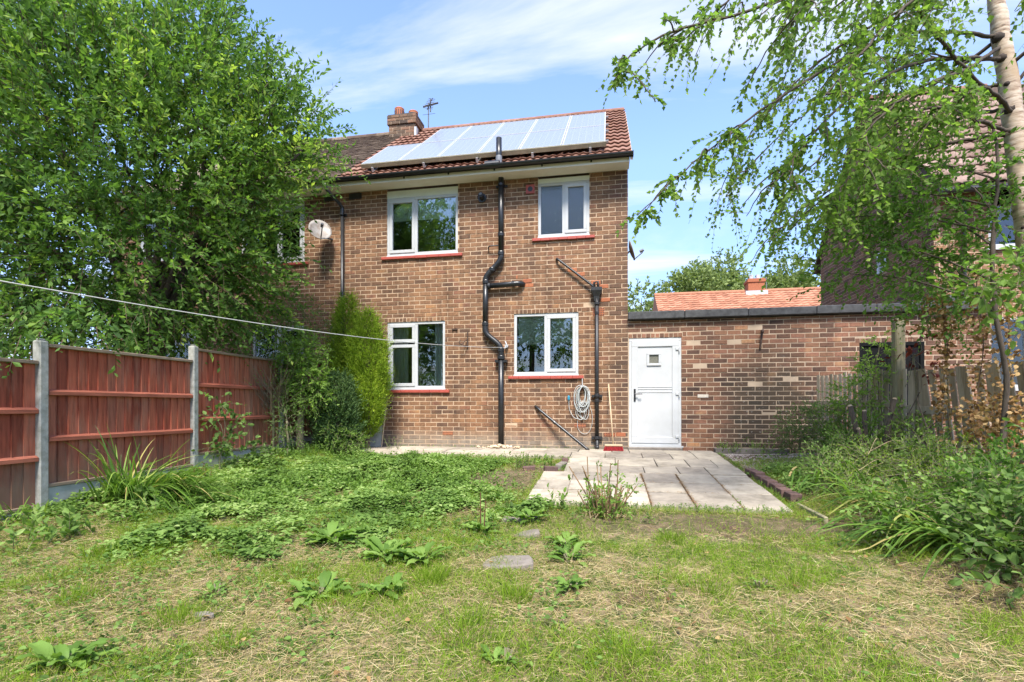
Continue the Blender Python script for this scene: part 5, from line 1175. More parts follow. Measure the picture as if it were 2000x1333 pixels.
# small broad-leaved tree in front of the right-hand house
def sapling():
    t = thing('young_tree', 'dark green broad-leaved young tree in front of the right-hand gable', 'tree', (3.52, -3.94, 0))
    st = MB(); S = limb([(3.52, -3.9, -.2), (3.6, -3.93, 1.01), (3.5, -3.95, 1.74), (3.47, -3.95, 2.47), (3.6, -3.82, 3.29), (3.62, -3.72, 3.83)], .028, .012, st, 8, .004)
    lobes = [((3.12, -3.41, 3.0), .7), ((2.65, -3.29, 2.72), .62), ((2.42, -3.14, 3.12), .5), ((3.44, -3.55, 3.27), .55), ((3.0, -3.22, 3.62), .6), ((2.25, -3.18, 2.45), .26), ((3.27, -3.58, 2.37), .48), ((2.85, -2.85, 3.4), .6), ((3.0, -3.5, 2.45), .45), ((3.75, -3.6, 2.75), .5)]
    for p, r in lobes:
        p = np.array(p); i = int(np.clip((p[2]-.4)/3.6*len(S), 6, len(S)-1)); limb([S[i-4], (S[i-4]+p)/2+np.array([0, 0, .1]), p], .012, .004, st, 6, .006)
    st.build('trunk', M['bark'], t, smooth=True)
    P, d, k = inball(lobes, 700, 2.0); D = unit(d*.6+rng.normal(0, .5, P.shape)+np.array([-.2, -.1, -.1]))
    V, F, R, seg = sprays(P, D, rng.uniform(.16, .34, len(P)), 9, .066, .040, T_BIG, .8, .25, .9)
    tag(mk('crown', V, F, LM['hazel'], t, rnd=R), kind='stuff'); twigs('twigs', seg, .003, M['twig'], t)
sapling()

# ------------------------------------------------------------------ shrubs by the left corner
def column(label, cx, cy, prof, n, mat, ll, lw, nl=7, tilt=.5, core=True, name='conifer_shrub'):
    """prof: list of (z, radius, dx)"""
    t = thing(name, label, 'shrub', (cx, cy, 0))
    zs = np.array([p[0] for p in prof]); rs_ = np.array([p[1] for p in prof]); dx = np.array([p[2] for p in prof])
    z = rng.uniform(zs[0], zs[-1], n*3); r = np.interp(z, zs, rs_); keep = rng.random(n*3) < r/r.max(); z = z[keep][:n]; r = np.interp(z, zs, rs_); n = len(z)
    a = rng.uniform(0, 2*math.pi, n); lump = .62+.70*fbm(np.cos(a)*2.2+9, np.sin(a)*2.2+z*5, 21, 3); q = r*lump*np.sqrt(rng.uniform(.20, 1, n)); P = np.stack([cx+np.interp(z, zs, dx)+q*np.cos(a), cy+q*np.sin(a)*.9, z], 1)
    D = np.stack([np.cos(a)*tilt, np.sin(a)*tilt, np.ones(n)*.8], 1)+rng.normal(0, .3, (n, 3))
    V, F, R, seg = sprays(P, D, rng.uniform(.05, .24, n)*rng.choice([.7, 1, 1.3], n), nl, ll, lw, T_OVAL, .7, .05, .3)
    patch = np.repeat(np.clip(fbm(a*2, z*3.5, 33, 2)*1.0-.5, -.5, .5), nl*4)*.9
    tag(mk('foliage', V, F, LM[mat], t, rnd=np.clip(R+patch, 0, 1)), kind='stuff')
    b = MB(); b.tube([(cx, cy, -.1), (cx+dx[1]*.5, cy, zs[-1]*.4), (cx+dx[-1], cy, zs[-1]*.9)], [.05, .035, .01], 8)
    for _ in range(30):
        zz = rng.uniform(.2, zs[-1]*.9); aa = rng.uniform(0, 6.3); rr = np.interp(zz, zs, rs_)*.7; b.tube([(cx+np.interp(zz, zs, dx)*.7, cy, zz), (cx+np.interp(zz, zs, dx)+rr*math.cos(aa), cy+rr*math.sin(aa), zz+.25)], [.012, .004], 5)
    b.build('stem', M['bark'], t); return t
column('bright lime conifer, rounder and shorter of two, against the lower left window', -4.95, -.72, [(.22, .08, 0), (.5, .26, .02), (1.0, .40, .0), (1.6, .42, 0), (2.0, .36, -.02), (2.25, .24, .0), (2.5, .13, .03), (2.68, .03, .03)], 7200, 'lime', .042, .014)
column('tall thin lime conifer with brown patches beside the rainwater downpipe', -5.46, -.62, [(.6, .16, .02), (1.2, .28, 0), (1.8, .30, 0), (2.3, .26, -.02), (2.65, .20, 0), (2.9, .10, .05), (3.02, .02, .05)], 5000, 'lime', .042, .014)
column('dark bluish evergreen bush below the lime conifers', -5.22, -1.40, [(.02, .30, 0), (.3, .40, 0), (.8, .38, 0), (1.15, .28, .0), (1.4, .10, 0)], 2600, 'dkconifer', .055, .022, name='evergreen_bush')
def topped(label, stem, r, lobes, n, mat, ll, lw, T=T_OVAL, nl=8, name='leafy_shrub', tw=(.14, .3), extra=0):
    t = thing(name, label, 'shrub', tuple(stem[0])); b = MB(); S = limb(stem, r, r*.75, b, 10, .004)
    for p, q in lobes: p = np.array(p); limb([S[-1], (S[-1]+p)/2+rng.normal(0, .03, 3), p], r*.4, .005, b, 6, .004)
    b.build('stem', M['greenstem'], t, smooth=True)
    P, d, k = inball(lobes, n, 2.2); D = unit(d*.8+rng.normal(0, .45, P.shape)+np.array([0, 0, .15])); V, F, R, seg = sprays(P, D, rng.uniform(*tw, n), nl, ll, lw, T, .8, .25, .9); tag(mk('foliage', V, F, LM[mat], t, rnd=R), kind='stuff'); twigs('twigs', seg, .0028, M['greenstem'], t)
    return t
topped('fresh green leafy bush on a stout bare stem beside the last fence post', [(-5.72, -1.72, -.1), (-5.74, -1.72, .45), (-5.68, -1.72, .95)], .075, [((-5.70, -1.75, 1.45), .36), ((-5.45, -1.75, 1.25), .32), ((-5.82, -1.78, 1.75), .28), ((-5.58, -1.75, 1.85), .26), ((-5.42, -1.78, .95), .22), ((-5.75, -1.8, 1.05), .22)], 760, 'fresh', .066, .030, T_BIG)
topped('thin grey-leaved sapling in front of the last fence post', [(-5.62, -2.25, -.1), (-5.62, -2.25, .3), (-5.64, -2.25, .6)], .02, [((-5.66, -2.25, .55), .2), ((-5.6, -2.2, .35), .17), ((-5.7, -2.25, .8), .18)], 90, 'bluish', .05, .022)
topped('low bright green bush at the foot of the evergreen', [(-4.95, -1.55, -.1), (-4.95, -1.55, .08), (-4.95, -1.55, .15)], .02, [((-4.95, -1.55, .22), .26), ((-4.75, -1.5, .18), .18), ((-5.1, -1.65, .35), .2)], 330, 'light', .04, .022, tw=(.08, .18))
topped('straggling dark-leaved shrub behind the fence end against the left house', [(-6.45, -1.3, -.1), (-6.45, -1.3, .8), (-6.4, -1.3, 1.5)], .035, [((-6.4, -1.3, 2.2), .5), ((-6.0, -1.2, 2.5), .42), ((-6.3, -1.2, 2.9), .4), ((-5.85, -1.1, 2.1), .35), ((-6.6, -1.5, 1.8), .4)], 420, 'willow', .045, .018)
def twiggy():
    t = thing('bare_twiggy_shrub', 'bare pale twigs sprouting above the far end of the red fence', 'shrub', (-6.0, -2.1, .5)); n = 110
    P0 = np.array([-6.0, -2.1, .9])+rng.normal(0, .10, (n, 3)); D = unit(np.stack([rng.normal(-.05, .5, n), rng.normal(-.25, .45, n), rng.uniform(.35, 1.2, n)], 1)); l = rng.uniform(.35, 1.0, n)[:, None]
    V, F = prisms(P0, P0+D*l, .005, .002); tag(mk('twigs', V, F, simple('pale dry twig', (.24, .18, .11), (.15, .11, .07), 15, .9), t), kind='stuff')
    b = MB(); b.tube([(-6.0, -2.1, -.1), (-6.0, -2.1, .95)], .022, 6); b.build('stem', M['greenstem'], t)
    V, F, R, s = sprays(P0[:40]+D[:40]*l[:40]*.6, D[:40], .2, 6, .03, .016, T_OVAL); tag(mk('sparse_leaves', V, F, LM['light'], t, rnd=R), kind='stuff')
twiggy()

# strap-leaved clump by the fence, bramble, dock and other plants with leaves as parts
def straps(label, c, n, Lr, Wr, lean, spread, mat='strap', name='strap_leaved_plant', bend=(.25, .75), K=7, base=.08, part=True, zoff=0):
    t = thing(name, label, 'plant', (c[0], c[1], float(gz(c[0], c[1])))); z = float(gz(*c[:2]))+zoff
    a = rng.uniform(0, 2*math.pi, n); P = np.stack([c[0]+base*rng.normal(0, 1, n), c[1]+base*rng.normal(0, 1, n), np.full(n, z)], 1)
    D = np.stack([np.cos(a)*spread+lean[0], np.sin(a)*spread+lean[1], rng.uniform(.45, 1.1, n)], 1); L_ = rng.uniform(*Lr, n)
    V, F, m = ribbons(P, D, L_, rng.uniform(*Wr, n), rng.uniform(*bend, n), K, 2.2, .25)
    zmin = gz(V[:, 0], V[:, 1])+.01+.02*rng.random(len(V)); V[:, 2] = np.maximum(V[:, 2], zmin)
    r = np.repeat(rng.random(n), m)
    if part:
        nf = len(F)//n
        for i in range(n): mk('leaf', V[i*m:(i+1)*m], F[:nf], LM[mat], t, rnd=r[i*m:(i+1)*m])
    else: tag(mk('leaves', V, F, LM[mat], t, rnd=r), kind='stuff')
    return t
straps('big arching strap-leaved clump flopping along the foot of the red fence', (-5.62, -5.2), 230, (.6, 1.4), (.014, .024), (.45, .12), .62)
straps('flopped strap leaves spreading right from the big clump by the fence', (-5.35, -4.95), 170, (.7, 1.45), (.012, .02), (.95, -.05), .38, bend=(.3, .75), base=.12)
straps('strap leaves at the left edge below the gravel board', (-5.75, -6.1), 30, (.3, .55), (.012, .02), (.3, .1), .6)
def dock(label, c, n, size, group='broad-leaved docks in the lawn', up=.55):
    t = thing('dock_plant', label, 'weed', (c[0], c[1], float(gz(*c))), group)
    n = int(n*1.5)
    for i in range(n):
        a = i/n*2*math.pi*1.6+random.uniform(-.5, .5); l = size*random.uniform(.38, 1.0); w = l*random.uniform(.34, .46); el = random.uniform(.15, up*1.6)
        K = 7; V = []; q = np.array([math.cos(a), math.sin(a)]); sd = np.array([-q[1], q[0]]); st = l*.25; cj = np.array([random.gauss(0, .035), random.gauss(0, .035)]); z0 = float(gz(*c))+.01
        for k in range(K+1):
            s = k/K; ww = w*.5*math.sin(math.pi*min(1, s*.93+.06))**.7*(1-.25*s); d = st*math.cos(el)+l*s*math.cos(el); z = z0+st*math.sin(el)+l*s*math.sin(el)-l*s*s*.45*math.sin(el+.25); wav = .05*w*math.sin(s*19+i*2.1)
            for e in (-1, -.5, 0, .5, 1):
                p = np.array(c)+cj+q*d+sd*ww*e; V.append((p[0], p[1], max(z+abs(e)*ww*.35+wav*e*abs(e)*2+random.uniform(-.003, .003), float(gz(*p))+.012)))
        F = [[k*5+e, k*5+e+1, (k+1)*5+e+1, (k+1)*5+e] for k in range(K) for e in range(4)]
        mk('leaf', V, np.array(F), LM['dock'], t, smooth=True, rnd=np.full(len(V), random.random()))
    b = MB()
    for i in range(5): a = random.uniform(0, 6.3); g = float(gz(*c)); b.tube([(c[0], c[1], g-.03), (c[0]+.05*math.cos(a), c[1]+.05*math.sin(a), g+.06)], .006, 5)
    b.build('stalks', M['greenstem'], t)
for lab, c, n, s in [('dense dock rosette at the left end of the dock row, against the weed carpet', (-2.75, -5.85), 26, .27), ('broad dock in the middle of the row, left of the stepping stones', (-2.12, -6.12), 22, .27), ('dock leaning right, just left of the largest stepping stone', (-1.78, -6.22), 16, .24),
                     ('dock with tall rusty seed stalk near the stones', (-1.5, -5.4), 16, .22), ('dock close to the patio corner, left of the cut-back shrub', (-1.15, -5.05), 18, .22), ('low dock right of the stepping stones', (-.72, -5.62), 16, .19), ('second low dock right of the stepping stones, nearer the camera', (-.66, -6.0), 15, .19),
                     ('pale dock in front of the dock row, over the straw', (-2.28, -6.85), 16, .22), ('dock spilling over a grass tuft below the dock row', (-1.85, -6.72), 12, .22), ('small dock right of and below the largest stepping stone', (-.62, -6.55), 12, .16), ('large dock cut by the bottom edge at lower left', (-3.05, -7.88), 22, .20),
                     ('small dock low down at the bottom middle', (-.88, -7.45), 9, .10), ('dock beside the strap-leaved clump', (-5.0, -5.75), 9, .16), ('dock in the straw left of centre', (-2.95, -6.95), 9, .13), ('dock just below the flattened strap leaves', (.62, -6.3), 7, .09)]:
    dock(lab, c, n, s)
t = thing('dock_stalk', 'rusty brown dead dock stalk standing by the stepping stones', 'stalk', (-1.52, -5.4, -.3)); b = MB()
for dx, h in ((0, .38), (.03, .3)): b.tube([(-1.52+dx, -5.4, -.33), (-1.52+dx*1.6, -5.41, -.33+h)], [.007, .004], 6)
b.build('stem', simple('rusty stalk', (.13, .05, .025), (.08, .03, .015), 20, .9), t)

def cutback():
    c = np.array([-.42, -4.62]); z = float(gz(*c)); t = thing('cut_back_shrub', 'cut-back shrub of brown stubs with new shoots at the patio edge', 'shrub', (c[0], c[1], z)); b = MB(); tips = []
    for i in range(58):
        a = random.uniform(0, 6.3); r = random.uniform(.0, .17); o = random.uniform(.05, .75); h = random.uniform(.14, .36) if i > 8 else random.uniform(.42, .64); p = np.array([c[0]+r*math.cos(a), c[1]+r*math.sin(a), z-.03]); e = p+np.array([math.cos(a)*o*h, math.sin(a)*o*h, h]); b.tube([p, (p+e)/2+rng.normal(0, .012, 3), e], [.009, .007, .0055], 6); tips.append(e)
    b.build('stems', simple('cut brown stem', (.30, .19, .095), (.17, .10, .05), 25, .85), t)
    e = np.array(tips); k = rng.choice(len(e), 120); P = e[k]-np.array([0, 0, 1])*rng.uniform(0, .16, 120)[:, None]; D = rdir(120, .6); V, F, R, s = sprays(P, D, rng.uniform(.05, .13, 120), 6, .045, .022, T_BIG, .7, .1); tag(mk('shoots', V, F, LM['light'], t, rnd=np.clip(R+.15, 0, 1)), kind='stuff')
    P = np.stack([c[0]+rng.normal(0, .10, 60), c[1]+rng.normal(-.04, .08, 60), np.full(60, z+.05)], 1); V, F, R, s = sprays(P, rdir(60, .9), rng.uniform(.06, .14, 60), 6, .04, .02, T_BIG); tag(mk('low_leaves', V, F, LM['light'], t, rnd=R), kind='stuff')
    n = 60; P0 = np.stack([c[0]+rng.normal(0, .07, n), c[1]+rng.normal(0, .06, n), np.full(n, z+.06)], 1); a = rng.uniform(0, 6.3, n); P1 = P0+np.stack([np.cos(a)*rng.uniform(.1, .22, n), np.sin(a)*rng.uniform(.1, .2, n), np.full(n, -.05)], 1); V, F = prisms(P0, P1, .004, .002); tag(mk('dead_stems', V, F, M['broomwood'], t), kind='stuff')
cutback()
def sprig(label, c, n, h, ll, lw, mat='light', T=T_BIG, name='leafy_sprig', sp=.06):
    z = float(gz(*c)); t = thing(name, label, 'plant', (c[0], c[1], z)); P = np.stack([c[0]+rng.normal(0, sp, n), c[1]+rng.normal(0, sp, n), np.full(n, z)], 1); D = np.stack([rng.normal(0, .35, n), rng.normal(0, .35, n), np.ones(n)], 1)
    V, F, R, s = sprays(P, D, rng.uniform(h*.6, h, n), 9, ll, lw, T, 1.0, .1, .7); tag(mk('leaves', V, F, LM[mat], t, rnd=R), kind='stuff'); twigs('stems', s, .003, M['greenstem'], t); return t
sprig('loose pale sprig standing left of the cut-back shrub', (-.82, -4.55), 5, .30, .07, .04)
sprig('thin green sprig right of the cut-back shrub', (.02, -4.85), 4, .24, .035, .02)
sprig('small round green bush in the soil bed beside the patio', (-1.62, -2.35), 34, .26, .035, .02, sp=.07)
sprig('yellowing plant in the small soil bed by the path', (-1.28, -1.95), 10, .2, .06, .03, sp=.1)
sprig('green weed tuft at the foot of the outhouse wall by the kerb', (1.75, -.18), 34, .24, .04, .018, sp=.11)
sprig('second weed tuft farther along the foot of the outhouse wall', (2.25, -.16), 26, .34, .04, .02, sp=.09)
sprig('feathery weed against the house wall beside the leaning board', (-4.35, -.85), 12, .38, .03, .012, sp=.09)
sprig('dark-leaved nettle behind the gravel board bramble', (-5.75, -2.6), 16, .35, .06, .04, 'bluish', sp=.1)
sprig('reddish-stemmed weed at the foot of the middle fence post', (-5.75, -4.2), 20, .28, .03, .018, 'redleaf', sp=.14)
sprig('broad-leaved weed under the arching strap leaves', (-5.15, -5.3), 18, .28, .09, .055, 'weed', sp=.14)
sprig('leafy weed at the extreme left below the fence', (-5.2, -6.35), 22, .3, .09, .045, 'weed', sp=.2)
topped('bramble with round dusky leaves growing up the red fence', [(-5.85, -3.5, -.15), (-5.85, -3.5, .1), (-5.83, -3.45, .3)], .012, [((-5.85, -3.45, .32), .16), ((-5.8, -3.3, .55), .14), ((-5.88, -3.6, .75), .12), ((-5.75, -3.2, .15), .2), ((-5.85, -3.5, .92), .1)], 80, 'bluish', .078, .06, T_BIG, 5, 'bramble')

# ------------------------------------------------------------------ the overgrown right-hand border
topped('dense small-leaved shrub against the outhouse wall at the picket fence end', [(2.75, -.75, -.1), (2.75, -.75, .1), (2.75, -.75, .3)], .02, [((2.75, -.75, .5), .40), ((3.05, -.9, .62), .36), ((2.62, -.75, .28), .28), ((3.05, -1.1, .3), .38), ((2.95, -1.4, .2), .28)], 900, 'bluish', .030, .020, tw=(.08, .2))
topped('leggy green shrub rising through the picket fence by the tall post', [(3.45, -1.5, -.1), (3.46, -1.5, .6), (3.5, -1.45, 1.1)], .018, [((3.5, -1.45, 1.25), .24), ((3.55, -1.5, 1.6), .18), ((3.3, -1.35, .95), .26), ((3.6, -1.5, 1.85), .10), ((3.15, -1.3, .7), .26)], 210, 'fresh', .065, .027, T_BIG)
topped('red-leaved rose stem crossing the tall timber post', [(3.72, -2.1, -.1), (3.76, -2.1, .8), (3.72, -2.1, 1.5)], .013, [((3.70, -2.1, 1.5), .14), ((3.85, -2.1, 1.3), .12), ((3.6, -2.15, 1.1), .07), ((3.8, -2.1, 1.75), .09)], 16, 'redleaf', .09, .055, T_BIG, 4, 'rose')
for lab, c, n, ln, lr in (('tall montbretia blades beside the cut brown stems', (3.05, -1.9), 40, (.7, 1.3), (-.15, -.05)), ('montbretia clump in front of the small-leaved shrub', (2.85, -1.75), 30, (.3, .7), (-.1, -.1)), ('strap leaves behind the stumps near the tall post', (3.4, -2.1), 26, (.5, 1.05), (.0, .0)), ('upright blade clump near the gravel patch', (2.75, -2.0), 14, (.2, .45), (0, 0)), ('blades low in the border by the dead vine', (3.55, -3.0), 26, (.4, .8), (-.2, -.1))):
    straps(lab, c, n, ln, (.018, .034), lr, .35, bend=(.05, .5), name='montbretia')
for lab, c, n, lr in (('flattened strap leaves lying over the lawn edge, nearest the patio corner', (2.35, -4.45), 70, (-.9, -.15)), ('long flattened strap leaves lying across the middle of the border', (2.25, -5.3), 120, (-1.0, .0)), ('flattened strap leaves at the edge of the brick edging', (2.35, -3.2), 60, (-.7, -.5))):
    straps(lab, c, n, (.35, 1.0), (.018, .036), lr, .6, bend=(.4, 1.0), name='flattened_strap_leaves', base=.22, zoff=.08)
def stumps(label, c, specs):
    t = thing('cut_stump', label, 'stump', (c[0], c[1], 0))
    for x, y, dx, h, r in specs:
        z = float(gz(x, y)); b = MB(); b.tube([(x, y, z-.1), (x+dx*.5, y, z+h*.5), (x+dx, y-.02, z+h)], [r*1.25, r, r*.85], 9); b.build('stem', M['bark'], t, smooth=True); q = MB(); q.tube([(x+dx, y-.02, z+h-.005), (x+dx*1.02, y-.02, z+h+.015)], [r*.86, r*.6], 9); q.build('cut_end', M['broomwood'], t)
stumps('clump of dark cut stems left of the tall post', (2.98, -2.45), [(3.0, -2.45, -.22, .85, .035), (3.02, -2.4, -.05, .78, .032), (2.98, -2.5, -.12, .55, .028)])
stumps('grey leaning cut stem right of the dark stump clump', (3.15, -2.5), [(3.12, -2.5, .16, .95, .033)])
topped('fine ferny weed mass spilling over the border edge', [(2.5, -3.7, -.2), (2.5, -3.7, -.05), (2.5, -3.7, .05)], .015, [((2.5, -3.7, .0), .42), ((2.95, -3.7, .12), .42), ((2.2, -3.95, -.1), .32), ((2.75, -4.3, .0), .40), ((3.2, -4.1, .1), .4)], 1000, 'grass', .035, .009, tw=(.1, .24), name='ferny_weed')
topped('broad-leaved weeds among the flattened leaves', [(2.2, -4.8, -.3), (2.2, -4.8, -.2), (2.2, -4.8, -.1)], .01, [((2.05, -5.0, -.12), .30), ((2.6, -4.8, .0), .36), ((1.75, -5.3, -.22), .22), ((2.4, -5.6, -.12), .30), ((2.9, -5.2, .05), .34)], 330, 'weed', .055, .036, T_BIG, 6, 'mixed_weeds')
topped('bramble with round pale leaves at the lower right edge', [(2.95, -5.6, -.3), (2.9, -5.6, .0), (2.85, -5.6, .25)], .012, [((2.85, -5.75, .3), .24), ((2.65, -5.85, .12), .26), ((2.95, -5.5, .5), .2), ((2.5, -6.1, -.05), .24), ((2.75, -6.2, .08), .22), ((2.2, -6.2, -.22), .22), ((2.55, -5.6, .0), .3), ((2.9, -6.1, .3), .25), ((2.3, -5.85, -.15), .25)], 400, 'bluish', .078, .058, T_BIG, 5, 'bramble')
topped('leafy shoots with large pale leaves in front of the birch trunk', [(3.6, -4.7, -.2), (3.5, -4.7, 1.0), (3.3, -4.7, 1.9)], .012, [((3.15, -4.7, 2.05), .22), ((3.35, -4.7, 1.85), .25), ((2.95, -4.65, 1.95), .16), ((3.5, -4.7, 2.2), .2)], 75, 'light', .10, .055, T_BIG, 5, 'leafy_shoots')
topped('green climbing leaves over the top of the picket fence', [(3.95, -2.5, -.1), (3.9, -2.5, 1.2), (3.85, -2.5, 2.0)], .012, [((3.75, -2.5, 2.1), .32), ((3.5, -2.4, 2.25), .26), ((3.95, -2.6, 1.85), .24), ((4.05, -2.7, 2.3), .3)], 170, 'hazel', .06, .036, T_BIG, 7, 'climber')
topped('mid-green leafy shrub in the middle of the right border', [(3.15, -3.2, -.1), (3.15, -3.2, .1), (3.15, -3.2, .25)], .014, [((3.15, -3.2, .18), .30), ((3.4, -3.4, .2), .28), ((2.85, -3.1, .1), .28)], 300, 'weed', .055, .03, T_BIG, 7)
topped('taller tangled leafy shrub by the birch foot', [(3.35, -4.4, -.2), (3.35, -4.4, .1), (3.3, -4.4, .3)], .014, [((3.3, -4.4, .12), .34), ((3.05, -4.7, .08), .32), ((3.5, -4.2, .2), .28), ((2.75, -4.9, .05), .28)], 360, 'hazel', .06, .034, T_BIG, 7)
topped('yellow-green weed bank along the middle of the border edge', [(2.45, -2.75, -.2), (2.45, -2.75, 0), (2.45, -2.75, .1)], .012, [((2.45, -2.75, .1), .3), ((2.2, -3.0, .0), .26), ((2.75, -2.6, .22), .28), ((2.1, -3.5, -.05), .25)], 380, 'weed', .045, .026, T_BIG, 6, 'mixed_weeds')
topped('bright leafy bush between the tall post and the dark stump clump', [(3.35, -2.3, -.1), (3.35, -2.3, .3), (3.35, -2.3, .5)], .014, [((3.35, -2.3, .6), .28), ((3.15, -2.1, .45), .26), ((3.5, -2.5, .4), .28), ((2.9, -2.2, .3), .24)], 260, 'light', .055, .026, T_BIG, 7)
def vine():
    t = thing('dried_vine', 'dried brown vine hanging in strands over the leaning picket fence', 'vine', (3.7, -3.2, 0)); b = MB(); PP = []
    for (x, y, z0, z1, n, sp) in [(3.72, -2.75, 2.35, .65, 420, .05), (3.86, -3.15, 2.2, .40, 330, .055), (3.75, -3.7, 2.0, .0, 340, .065), (3.7, -3.75, .9, -.1, 520, .15), (3.55, -3.5, .8, .1, 200, .12), (4.0, -2.9, 2.5, 1.7, 150, .14), (3.5, -2.8, 2.2, 1.75, 110, .12), (3.85, -3.5, 1.0, .4, 180, .13)]:
        z = rng.uniform(z1, z0, n); w = np.sin(z*5)*.03; P = np.stack([x+w+rng.normal(0, sp, n), y+rng.normal(0, sp, n), z], 1); PP.append(P); b.tube([(x+.03*math.sin(q*5), y, q) for q in np.linspace(z0, z1, 12)], .006, 5)
    b.build('stems', M['twig'], t); P = np.concatenate(PP); n = len(P); V, F = leafmesh(P, rdir(n, -.5), rdir(n), rng.uniform(.035, .06, n), rng.uniform(.035, .055, n), T_BIG); tag(mk('dead_leaves', V, F, LM['dead'], t, rnd=np.repeat(rng.random(n), 8)), kind='stuff')
vine()
def canes():
    t = thing('dry_canes', 'pale dry canes arching through the right-hand border', 'canes', (2.8, -4, 0)); b = MB()
    for _ in range(14):
        x, y = rng.uniform(2.9, 3.8), rng.uniform(-5.2, -2.4); z = float(gz(x, y)); a = rng.uniform(2.2, 4.2); l = rng.uniform(.5, 1.2); h = rng.uniform(.1, .5); b.tube(spline([(x, y, z), (x+math.cos(a)*l*.4, y+math.sin(a)*l*.4, z+h), (x+math.cos(a)*l, y+math.sin(a)*l, z+h*.7)], 5), .0035, 5)
    b.build('cane', simple('dry cane', (.36, .27, .15), (.24, .18, .10), 14, .8), t)
    t = thing('bare_rose_stems', 'dark bare thorny stems in front of the leaning pickets', 'stems', (3.6, -2.6, 0)); b = MB()
    for _ in range(14):
        x, y = rng.uniform(3.3, 3.85), rng.uniform(-3.1, -2.1); z = float(gz(x, y)); h = rng.uniform(.5, 1.15); b.tube(spline([(x, y, z-.05), (x+rng.normal(0, .06), y, z+h*.5), (x+rng.normal(0, .2), y+rng.normal(0, .08), z+h)], 4), [.008]*9 if False else .006, 5)
    b.build('stem', M['bark'], t)
canes()

# ------------------------------------------------------------------ lawn: straw thatch, grass, weed carpet
R_ = np.array([math.cos(YAW), math.sin(YAW)]); F_ = np.array([-math.sin(YAW), math.cos(YAW)])
def visible(x, y, margin=.28):
    dx = x-CAMP[0]; dy = y-CAMP[1]; z = dx*F_[0]+dy*F_[1]; u = (dx*R_[0]+dy*R_[1])/np.maximum(z, .01); return (z > 1.2) & (np.abs(u) < 1+margin)
def lawnmask(x, y):
    patio = ((x > -1.33) & (x < 1.52) & (y > -4.38) & (y < -2.6)) | ((x > -1.03) & (x < 1.52) & (y > -2.7))
    path_ = (y > -1.40) & (x < 1.52) & (x > -5.1)
    return ~(patio | path_) & (x > FX+.06) & (y < -.15)
def scat(n, x0, x1, y0, y1, dens):
    x = rng.uniform(x0, x1, n); y = rng.uniform(y0, y1, n); k = visible(x, y) & lawnmask(x, y); x, y = x[k], y[k]; k = rng.random(len(x)) < dens(x, y); return x[k], y[k]
def weedy(x, y):
    e = sstep(1.15, .75, np.sqrt(((x+3.6)/2.35)**2+((y+3.55)/2.35)**2)+(fbm(x*1.6, y*1.6, 41)-.5)*1.1)*np.where(fbm(x*3.1+5, y*3.1, 47, 3) > .60, .18, 1)
    return np.maximum(e, sstep(-4.6, -5.6, x)*.6*(fbm(x*2, y*2, 44) > .42))
def grassy(x, y): return sstep(.42, .60, fbm(x*1.5+7, y*1.5, 51, 3))
def bare(x, y):
    b1 = sstep(1.1, .7, np.sqrt(((x+1.75)/.55)**2+((y+3.2)/.75)**2)); b2 = sstep(1.1, .6, np.sqrt(((x-.5)/1.5)**2+((y+4.85)/.42)**2)+(fbm(x*3, y*3, 49)-.5)*.6); b3 = sstep(1.1, .7, np.sqrt(((x+1.5)/.5)**2+((y+2.0)/.45)**2)); return np.maximum(np.maximum(b1, b2*.9), b3)
